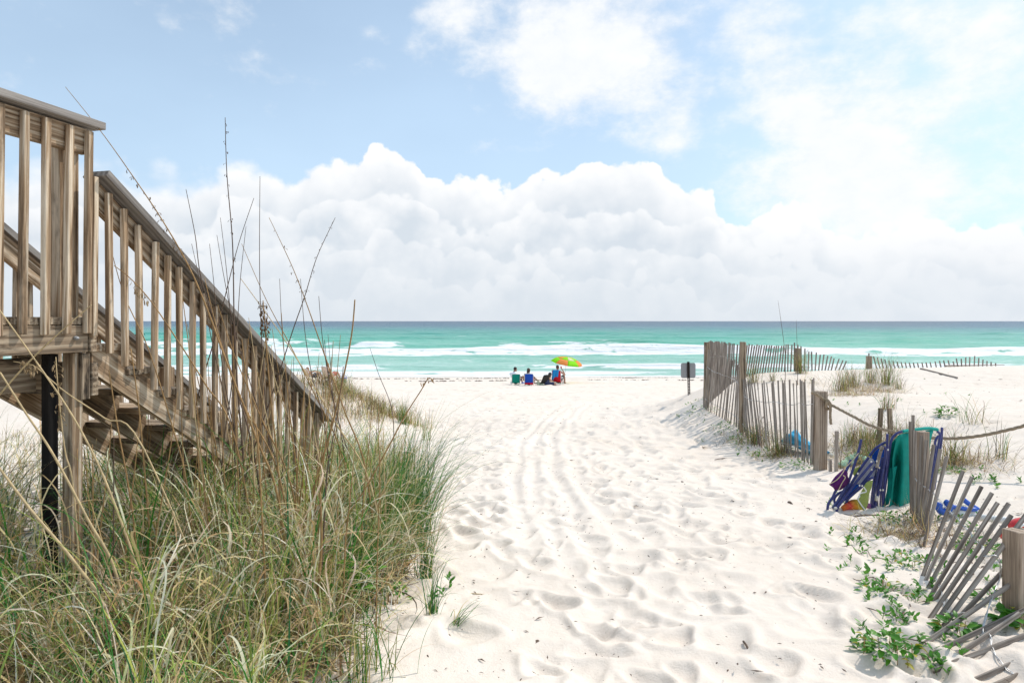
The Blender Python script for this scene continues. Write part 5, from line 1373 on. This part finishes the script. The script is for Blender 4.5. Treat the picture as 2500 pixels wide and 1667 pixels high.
def toys():
    z6 = lambda x, y: (2200+x*.3106, 1180+y*.3106)
    Y = 6.1
    root = thing('beach_float', 'blue and white inflatable beach float lying behind the leaning slats', 'float', P(*z6(430, 260), Y))
    part('blue_ring', root, C_BLUEP, lambda m: m.tube(smooth_line([P(*z6(a, b), Y) for a, b in [(300, 150), (298, 200), (330, 225), (372, 205), (385, 170), (350, 148)]], 5), .030, 8))
    part('strap', root, C_BLUEP, lambda m: (m.tube(smooth_line([P(*z6(a, b), Y+.02) for a, b in [(380, 175), (440, 190), (520, 200), (590, 205)]], 4), .020, 8), m.tube(smooth_line([P(*z6(a, b), Y+.05) for a, b in [(490, 125), (540, 165), (605, 205)]], 4), .022, 8)))
    part('white_body', root, TRIM, lambda m: m.tube(smooth_line([P(*z6(a, b), Y+.06) for a, b in [(330, 190), (370, 215), (440, 235), (520, 245), (600, 225)]], 4), [.03]*6+[.06]*6+[.045]*5, 10))
    o = MB(); o.tube([P(*z6(590, 262), 5.6), P(*z6(900, 300), 5.3)], .028, 10); x = o.build('white_pipe', TRIM); tag(x, 'white plastic pipe lying on the sand behind the slat tops at the right', 'pipe')
    root = thing('red_toy', 'red and white plastic toy partly hidden by the thick post', 'toy', P(*z6(900, 420), 4.9))
    part('handle', root, C_REDP, lambda m: m.tube(smooth_line([P(*z6(a, b), 4.9) for a, b in [(785, 405), (830, 390), (900, 385), (990, 390)]], 4), .035, 10))
    part('shell', root, C_REDP, lambda m: m.ell(P(*z6(975, 345), 4.95), (.11, .09, .07)))
    part('white_band', root, TRIM, lambda m: m.tube(smooth_line([P(*z6(a, b), 4.86) for a, b in [(905, 360), (950, 325), (990, 335)]], 4), .012, 8))
toys()

# ------------------------------------------------------------------ people on the beach
def remesh(m, voxel, name):
    me = m.mesh(name); o = bpy.data.objects.new(name, me); COL.objects.link(o)
    md = o.modifiers.new('r', 'REMESH'); md.mode = 'VOXEL'; md.voxel_size = voxel
    sm = o.modifiers.new('s', 'SMOOTH'); sm.factor = .5; sm.iterations = 2
    dg = bpy.context.evaluated_depsgraph_get(); out = bpy.data.meshes.new_from_object(o.evaluated_get(dg))
    bpy.data.objects.remove(o); bpy.data.meshes.remove(me); out.name = name
    out.polygons.foreach_set('use_smooth', [True]*len(out.polygons)); return out
SIT = dict(pel=(0, 0, .17), che=(0, -.17, .48), nek=(0, -.21, .64), hed=(0, -.18, .78), shl=(-.18, -.19, .58), shr=(.18, -.19, .58), ell=(-.25, -.02, .36), elr=(.25, -.02, .36), wrl=(-.20, .22, .34), wrr=(.20, .22, .34),
           knl=(-.13, .42, .42), knr=(.13, .42, .42), anl=(-.13, .62, .09), anr=(.13, .62, .09))
def person(label, loc, rz, pose, skin, hair, hairm, clothes, scale=1.0, hold=None):
    J = {k: Vector(v) for k, v in {**SIT, **pose}.items()}
    M = Matrix.Translation(loc) @ Matrix.Rotation(rz, 4, 'Z') @ Matrix.Scale(scale, 4)
    root = thing('person', label, 'person', loc)
    face = Vector(pose.get('face', (0, 1, -.1))).normalized()
    def put(me, name, mat): me.transform(M); me.transform(Matrix.Translation(-Vector(loc))); return link(name, me, mat, root)
    def cap(m, a, b, ra, rb):
        a, b = Vector(a), Vector(b); m.ell(a, (ra,)*3, 12, 8); m.ell(b, (rb,)*3, 12, 8); m.tube([a, a.lerp(b, .5), b], [ra, (ra+rb)*.5*1.03, rb], 12)
    m = MB()
    cap(m, J['pel'], J['pel'].lerp(J['che'], .5), .135, .125); cap(m, J['pel'].lerp(J['che'], .5), J['che'], .125, .14); cap(m, J['che'], J['nek'], .13, .06); cap(m, J['nek'], J['hed'], .055, .055)
    cap(m, J['shl'], J['shr'], .07, .07)
    h = J['hed']; rt = face.cross(Vector((0, 0, 1))).normalized()
    rot = face.to_track_quat('Y', 'Z').to_matrix(); m.ell(h, (.078, .098, .115), 16, 12, rot)
    m.ell(h+face*.10+Vector((0, 0, -.01)), (.014, .02, .022), 8, 6); m.ell(h+rt*.08, (.012, .02, .03), 8, 6); m.ell(h-rt*.08, (.012, .02, .03), 8, 6); m.ell(h+face*.075-Vector((0, 0, .07)), (.035, .03, .03), 8, 6)
    for s in 'lr':
        cap(m, J['sh'+s], J['el'+s], .055, .042); cap(m, J['el'+s], J['wr'+s], .042, .028)
        dr = (J['wr'+s]-J['el'+s]).normalized(); hd = J['wr'+s]+dr*.08; cap(m, J['wr'+s], hd, .028, .034)
        sd2 = dr.cross(Vector((0, 0, 1))); sd2 = sd2.normalized() if sd2.length > .1 else Vector((1, 0, 0))
        for q, ln in ((-.026, .062), (-.009, .075), (.009, .07), (.026, .055)):
            b0 = hd+sd2*q+dr*.015; cap(m, b0, b0+dr*ln*.55-Vector((0, 0, .01)), .0095, .0085); cap(m, b0+dr*ln*.55-Vector((0, 0, .01)), b0+dr*ln*.85-Vector((0, 0, .03)), .0085, .0075)
        cap(m, J['wr'+s]+dr*.03, J['wr'+s]+dr*.07+sd2*(.055 if s == 'l' else -.055), .012, .010)
        hp = J['pel']+Vector((-.085 if s == 'l' else .085, .02, -.01))
        cap(m, hp, J['kn'+s], .088, .058); cap(m, J['kn'+s], J['kn'+s].lerp(J['an'+s], .35), .056, .056); cap(m, J['kn'+s].lerp(J['an'+s], .35), J['an'+s], .056, .036)
        cap(m, J['an'+s]-Vector((0, .02, .03)), J['an'+s]+Vector((0, .16, -.045)), .038, .026)
    put(remesh(m, .011, 'body'), 'body', skin)
    hm = MB(); up = Vector((0, 0, 1))
    if hair != 'none':
        hm.ell(h-face*.018+up*.022, (.086, .100, .108), 16, 12, rot)
        if hair == 'long': hm.ell(h-face*.055-up*.10, (.085, .055, .15), 14, 10); hm.ell(h-face*.06-up*.2, (.10, .05, .10), 14, 10)
        if hair == 'bob': hm.ell(h-face*.045-up*.05, (.085, .06, .08), 14, 10)
        put(remesh(hm, .012, 'hair'), 'hair', hairm)
    for nm, mat, what in clothes:
        c = MB()
        if what in ('shirt', 'tank'):
            cap(c, J['pel'].lerp(J['che'], .05), J['pel'].lerp(J['che'], .5), .152, .14); cap(c, J['pel'].lerp(J['che'], .5), J['che'], .142, .152)
            if what == 'shirt':
                cap(c, J['che'], J['nek']-Vector((0, 0, .03)), .142, .075); cap(c, J['shl'], J['shr'], .083, .083)
                for s in 'lr': cap(c, J['sh'+s], J['sh'+s].lerp(J['el'+s], .75), .072, .066)
            else:
                for q in (-.09, .09): cap(c, J['che']+Vector((q, -.06, .02)), J['che'].lerp(J['nek'], .9)+Vector((q, -.02, -.02)), .03, .025)
        if what in ('shorts', 'skirt'):
            cap(c, J['pel'], J['pel'].lerp(J['che'], .3), .15, .14)
            for s in 'lr': hp = J['pel']+Vector((-.085 if s == 'l' else .085, .02, -.01)); cap(c, hp, hp.lerp(J['kn'+s], .7), .102, .088)
        if what == 'shoes':
            for s in 'lr': cap(c, J['an'+s]-Vector((0, .03, .035)), J['an'+s]+Vector((0, .17, -.045)), .046, .036)
        put(remesh(c, .013, nm), nm, mat)
    return root, M, J

def beach_chair(label, loc, rz, cloth, frame, w=.50, back_h=.52, seat_z=.17, rec=.42, arms=True, band=None, name='beach_chair', mesh_back=False):
    root = thing(name, label, 'chair', loc); M = Matrix.Translation(loc) @ Matrix.Rotation(rz, 4, 'Z')
    T3 = lambda p: M @ Vector(p)
    yb = -.22; top = (yb-back_h*math.sin(rec), seat_z+back_h*math.cos(rec))
    for sx in (-1, 1):
        x = sx*w/2
        part('side_frame', root, frame, lambda m: (m.tube([T3(p) for p in smooth_line([(x, .26, seat_z+.02), (x, 0, seat_z), (x, yb, seat_z-.02), (x, top[0], top[1])], 4)], .011, 8)))
        part('leg', root, frame, lambda m: m.tube([T3((x, .22, seat_z)), T3((x, .10, -.02))], .010, 8)); part('leg', root, frame, lambda m: m.tube([T3((x, -.05, seat_z)), T3((x, -.30, -.02))], .010, 8))
        if arms:
            part('armrest', root, frame, lambda m: m.box(T3((x*1.04, -.10, seat_z+.22)), (.05, .40, .025), Matrix.Rotation(rz, 3, 'Z'))); part('arm_post', root, frame, lambda m: m.tube([T3((x*1.04, .06, seat_z+.21)), T3((x, .10, seat_z))], .010, 8))
    part('top_bar', root, frame, lambda m: m.tube([T3((-w/2, *top)), T3((0, top[0]-.015, top[1]+.02)), T3((w/2, *top))], .011, 8))
    def bk(m):
        rows = []
        for i in range(9):
            t = i/8; rows.append([T3((q*w, yb+(top[0]-yb)*t-.05*math.sin(math.pi*t)*math.cos(q*2.8), seat_z+(top[1]-seat_z)*t)) for q in (-.5, -.25, 0, .25, .5)])
        m.sheet(rows, .008)
    part('back_cloth', root, cloth, bk)
    part('seat_cloth', root, cloth, lambda m: m.sheet([[T3((q*w, .26-.48*i/6, seat_z+.02-.05*math.sin(math.pi*i/6))) for q in (-.5, -.25, 0, .25, .5)] for i in range(7)], .008))
    if band: part('lower_band', root, band, lambda m: m.sheet([[T3((q*w, yb-.012-.02*t, seat_z-.05+.10*t)) for q in (-.5, 0, .5)] for t in (0, 1)], .01))
    return root
PY = 36.0
def at(px, py=940.0):
    p = gp(px, py, 28); return Vector((p.x, p.y, gz1(p.x, p.y)))
def sit_at(px, py=940): return at(px, py)
L1 = sit_at(1258, 939); beach_chair('low beach chair with a green cloth back, leftmost of the group', L1, R(8), C_GREEN, ALU, .45, .47, .12, .12, False)
person('person in a white shirt turned to the right, head bowed, on the green chair', L1+Vector((.02, .10, 0)), R(-48), dict(hed=(0, -.02, .83), nek=(0, -.12, .68), che=(0, -.14, .48), face=(0, 1, -.6)), SKIN1, 'short', HAIR1, [('shirt', C_WHITE, 'shirt'), ('shorts', C_NAVY, 'shorts'), ('shoes', C_BLUEP, 'shoes')])
L2 = sit_at(1292, 941); beach_chair('low beach chair with a royal blue back and red lower band', L2, R(-4), C_BLUE, ALU, .45, .52, .12, .14, False, C_RED)
person('person with long dark hair seen from behind on the blue chair', L2+Vector((.0, .10, 0)), R(-14), dict(hed=(0, -.10, .80), nek=(0, -.15, .66), face=(.35, 1, -.1), elr=(.30, -.02, .40), wrr=(.42, .16, .26)), SKIN1, 'long', HAIR2, [('top', C_NAVY, 'tank'), ('shorts', C_RED, 'shorts')])
L3 = sit_at(1321, 941); beach_chair('reclined black mesh beach chair beside the bowed figure', L3+Vector((0, .1, 0)), R(35), C_BLACK, BLKM, .46, .56, .12, .62, False)
L3b = sit_at(1337, 941)
person('person in a dark print swimsuit bent over a phone, sitting on the sand', L3b+Vector((-.05, .0, -.03)), R(-62), dict(pel=(0, 0, .13), che=(0, .03, .42), nek=(0, .10, .56), hed=(0, .22, .62), shl=(-.16, .06, .50), shr=(.16, .06, .50), ell=(-.22, .16, .30), elr=(.22, .16, .30), wrl=(-.07, .36, .26), wrr=(.07, .36, .26), knl=(-.20, .44, .14), knr=(.20, .44, .14), anl=(.05, .42, .05), anr=(-.05, .46, .06), face=(0, .75, -1)), SKIN2, 'bob', HAIR1, [('swimsuit', C_NAVYP, 'tank'), ('skirt', C_NAVYP, 'skirt')], .95)
L4 = sit_at(1362, 940); beach_chair('tall beach chair with a red cloth back and white arms, rightmost of the group', L4, R(-18), C_RED, ALU, .48, .62, .20, .18, True)
root, Mx, Jx = person('person with cropped hair drinking from a red cup on the red chair', L4+Vector((.03, .08, .07)), R(-24), dict(hed=(0, -.10, .88), nek=(0, -.14, .72), che=(0, -.14, .52), shl=(-.19, -.14, .64), shr=(.19, -.14, .64), elr=(.36, .04, .50), wrr=(.16, .13, .78), face=(.2, 1, 0), knl=(-.1, .44, .44), knr=(.16, .44, .44), anl=(-.1, .60, .03), anr=(.16, .60, .03)), SKIN1, 'short', HAIR2, [('shorts', C_BLACK, 'shorts')])
m = MB(); c = Mx @ Vector((.10, .16, .86)); m.tube([c-Vector((0, 0, .05)), c+Vector((0, 0, .06))], [.032, .045], 12); tag(m.build('cup', C_REDP), 'red cup held to the mouth of the person on the red chair', 'cup')
def towel():
    b = L4; m = MB(); rows = []
    for i in range(10):
        t = i/9; z = .20+.62*math.cos(.18)+.03-.40*t; rows.append([Vector((b.x-.30+q*.34-.06*t, b.y-.36-.04*math.sin(q*9)-.02+.03*t, b.z+z-.04*math.sin(q*6)*t-(.12*t if q < .25 else 0))) for q in (0, .2, .4, .6, .8, 1.0)])
    m.sheet(rows, .012); tag(m.build('towel', C_TOWEL), 'bright cyan towel hung over the back of the red chair', 'towel')
towel()
def bag_khaki():
    p = sit_at(1310, 941); m = MB(); G = []
    for i in range(10):
        a = i/9; G.append([p+Vector((.02+.36*a, -.25+.10*j/5, .01+(.28*(1-a*.75))*(j/5)+.015*math.sin(i*2+j))) for j in range(6)])
    m.sheet(G, .10); tag(m.build('beach_bag', C_STRIPE), 'khaki and white striped cloth bag on the sand between the blue and black chairs', 'bag')
bag_khaki()
def parasol():
    b = sit_at(1375, 936)+Vector((0, .25, 0)); k = b.y/F
    apex = P(1386, 871.5, b.y); root = thing('beach_umbrella', 'open orange and lime green beach umbrella tilted over the group', 'umbrella', b)
    ax = (apex-b).normalized(); ax = (ax+Vector((-.02, -.12, 0))).normalized()
    part('pole', root, WIRE, lambda m: m.tube([b-Vector((0, 0, .2)), P(1382, 893, b.y), apex], .014, 8))
    e1 = ax.cross(Vector((0, 1, 0))).normalized(); e2 = ax.cross(e1).normalized(); Rr, Hh, n = .92, .36, 8
    mats = [C_ORANGE, C_GREENU]
    for s in range(n):
        for q in range(2):
            m = MB(); rows = []
            for i in range(5):
                t = (.02+.48*i/4) if q == 0 else (.5+.5*i/4); row = []
                for j in range(7):
                    a = 2*math.pi*(s+j/6)/n; sag = 1-.06*math.sin(math.pi*j/6)*t
                    rr = Rr*math.sin(t*1.25)/math.sin(1.25)*sag; hz = -Hh*(1-math.cos(t*1.25))/(1-math.cos(1.25))
                    row.append(apex+(e1*math.cos(a)+e2*math.sin(a))*rr+ax*hz)
                rows.append(row)
            m.sheet(rows, .004); m.build('canopy_panel', mats[(s+q) % 2] if not (q == 0 and s in (2,)) else C_CREAM, root)
        part('rib', root, WIRE, lambda m: m.tube([apex+(e1*math.cos(2*math.pi*s/n)+e2*math.sin(2*math.pi*s/n))*Rr*math.sin(t*1.25)/math.sin(1.25)*.995-ax*(Hh*(1-math.cos(t*1.25))/(1-math.cos(1.25))+.008) for t in (0, .25, .5, .75, 1)], .005, 5))
    part('finial', root, ALU, lambda m: m.tube([apex, apex+ax*.06], [.02, .012], 8))
parasol()
# two sunbathers partly hidden behind the grassy mound
D1 = Vector((P(762, 925, 40).x, 40, gz1(P(762, 925, 40).x, 40))); D2 = Vector((P(805, 925, 40).x, 40, gz1(P(805, 925, 40).x, 40)))
beach_chair('reclined beach chair with a tan towel, left of the pair behind the grassy mound', D1+Vector((0, 0, .10)), R(-35), C_TAN, ALU, .52, .66, .18, .55, False)
person('sunbather lying back in the left chair behind the grassy mound', D1+Vector((0, .05, .14)), R(-35), dict(che=(0, -.24, .42), nek=(0, -.32, .55), hed=(0, -.34, .66), shl=(-.18, -.28, .50), shr=(.18, -.28, .50), elr=(.36, -.1, .56), wrr=(.3, .2, .5)), SKIN2, 'short', HAIR3, [('shorts', C_NAVY, 'shorts')])
beach_chair('beach chair with tan towel and navy band, right of the pair behind the mound', D2+Vector((0, 0, .12)), R(-40), C_TAN, ALU, .52, .66, .2, .30, True, C_NAVY)
person('sunbather with auburn hair in the right chair behind the grassy mound', D2+Vector((0, .06, .18)), R(-40), dict(hed=(0, -.16, .86), nek=(0, -.2, .70)), SKIN2, 'bob', HAIR3, [('swimsuit', C_NAVY, 'tank'), ('shorts', C_RED, 'shorts')])
m = MB(); q = Vector((P(838, 930, 39.5).x, 39.5, 0)); q.z = gz1(q.x, q.y); root = thing('cooler', 'small blue and teal cooler on the sand beside the sunbathers', 'cooler', q)
part('cooler_body', root, C_GREEN, lambda m: m.box(q+Vector((0, 0, .12)), (.34, .22, .26))); part('lid', root, C_BLUEP, lambda m: m.box(q+Vector((0, 0, .29)), (.36, .24, .07))); part('handle', root, C_BLUEP, lambda m: m.tube(smooth_line([q+Vector((-.17, 0, .3)), q+Vector((-.15, 0, .42)), q+Vector((.15, 0, .42)), q+Vector((.17, 0, .3))], 4), .014, 6))
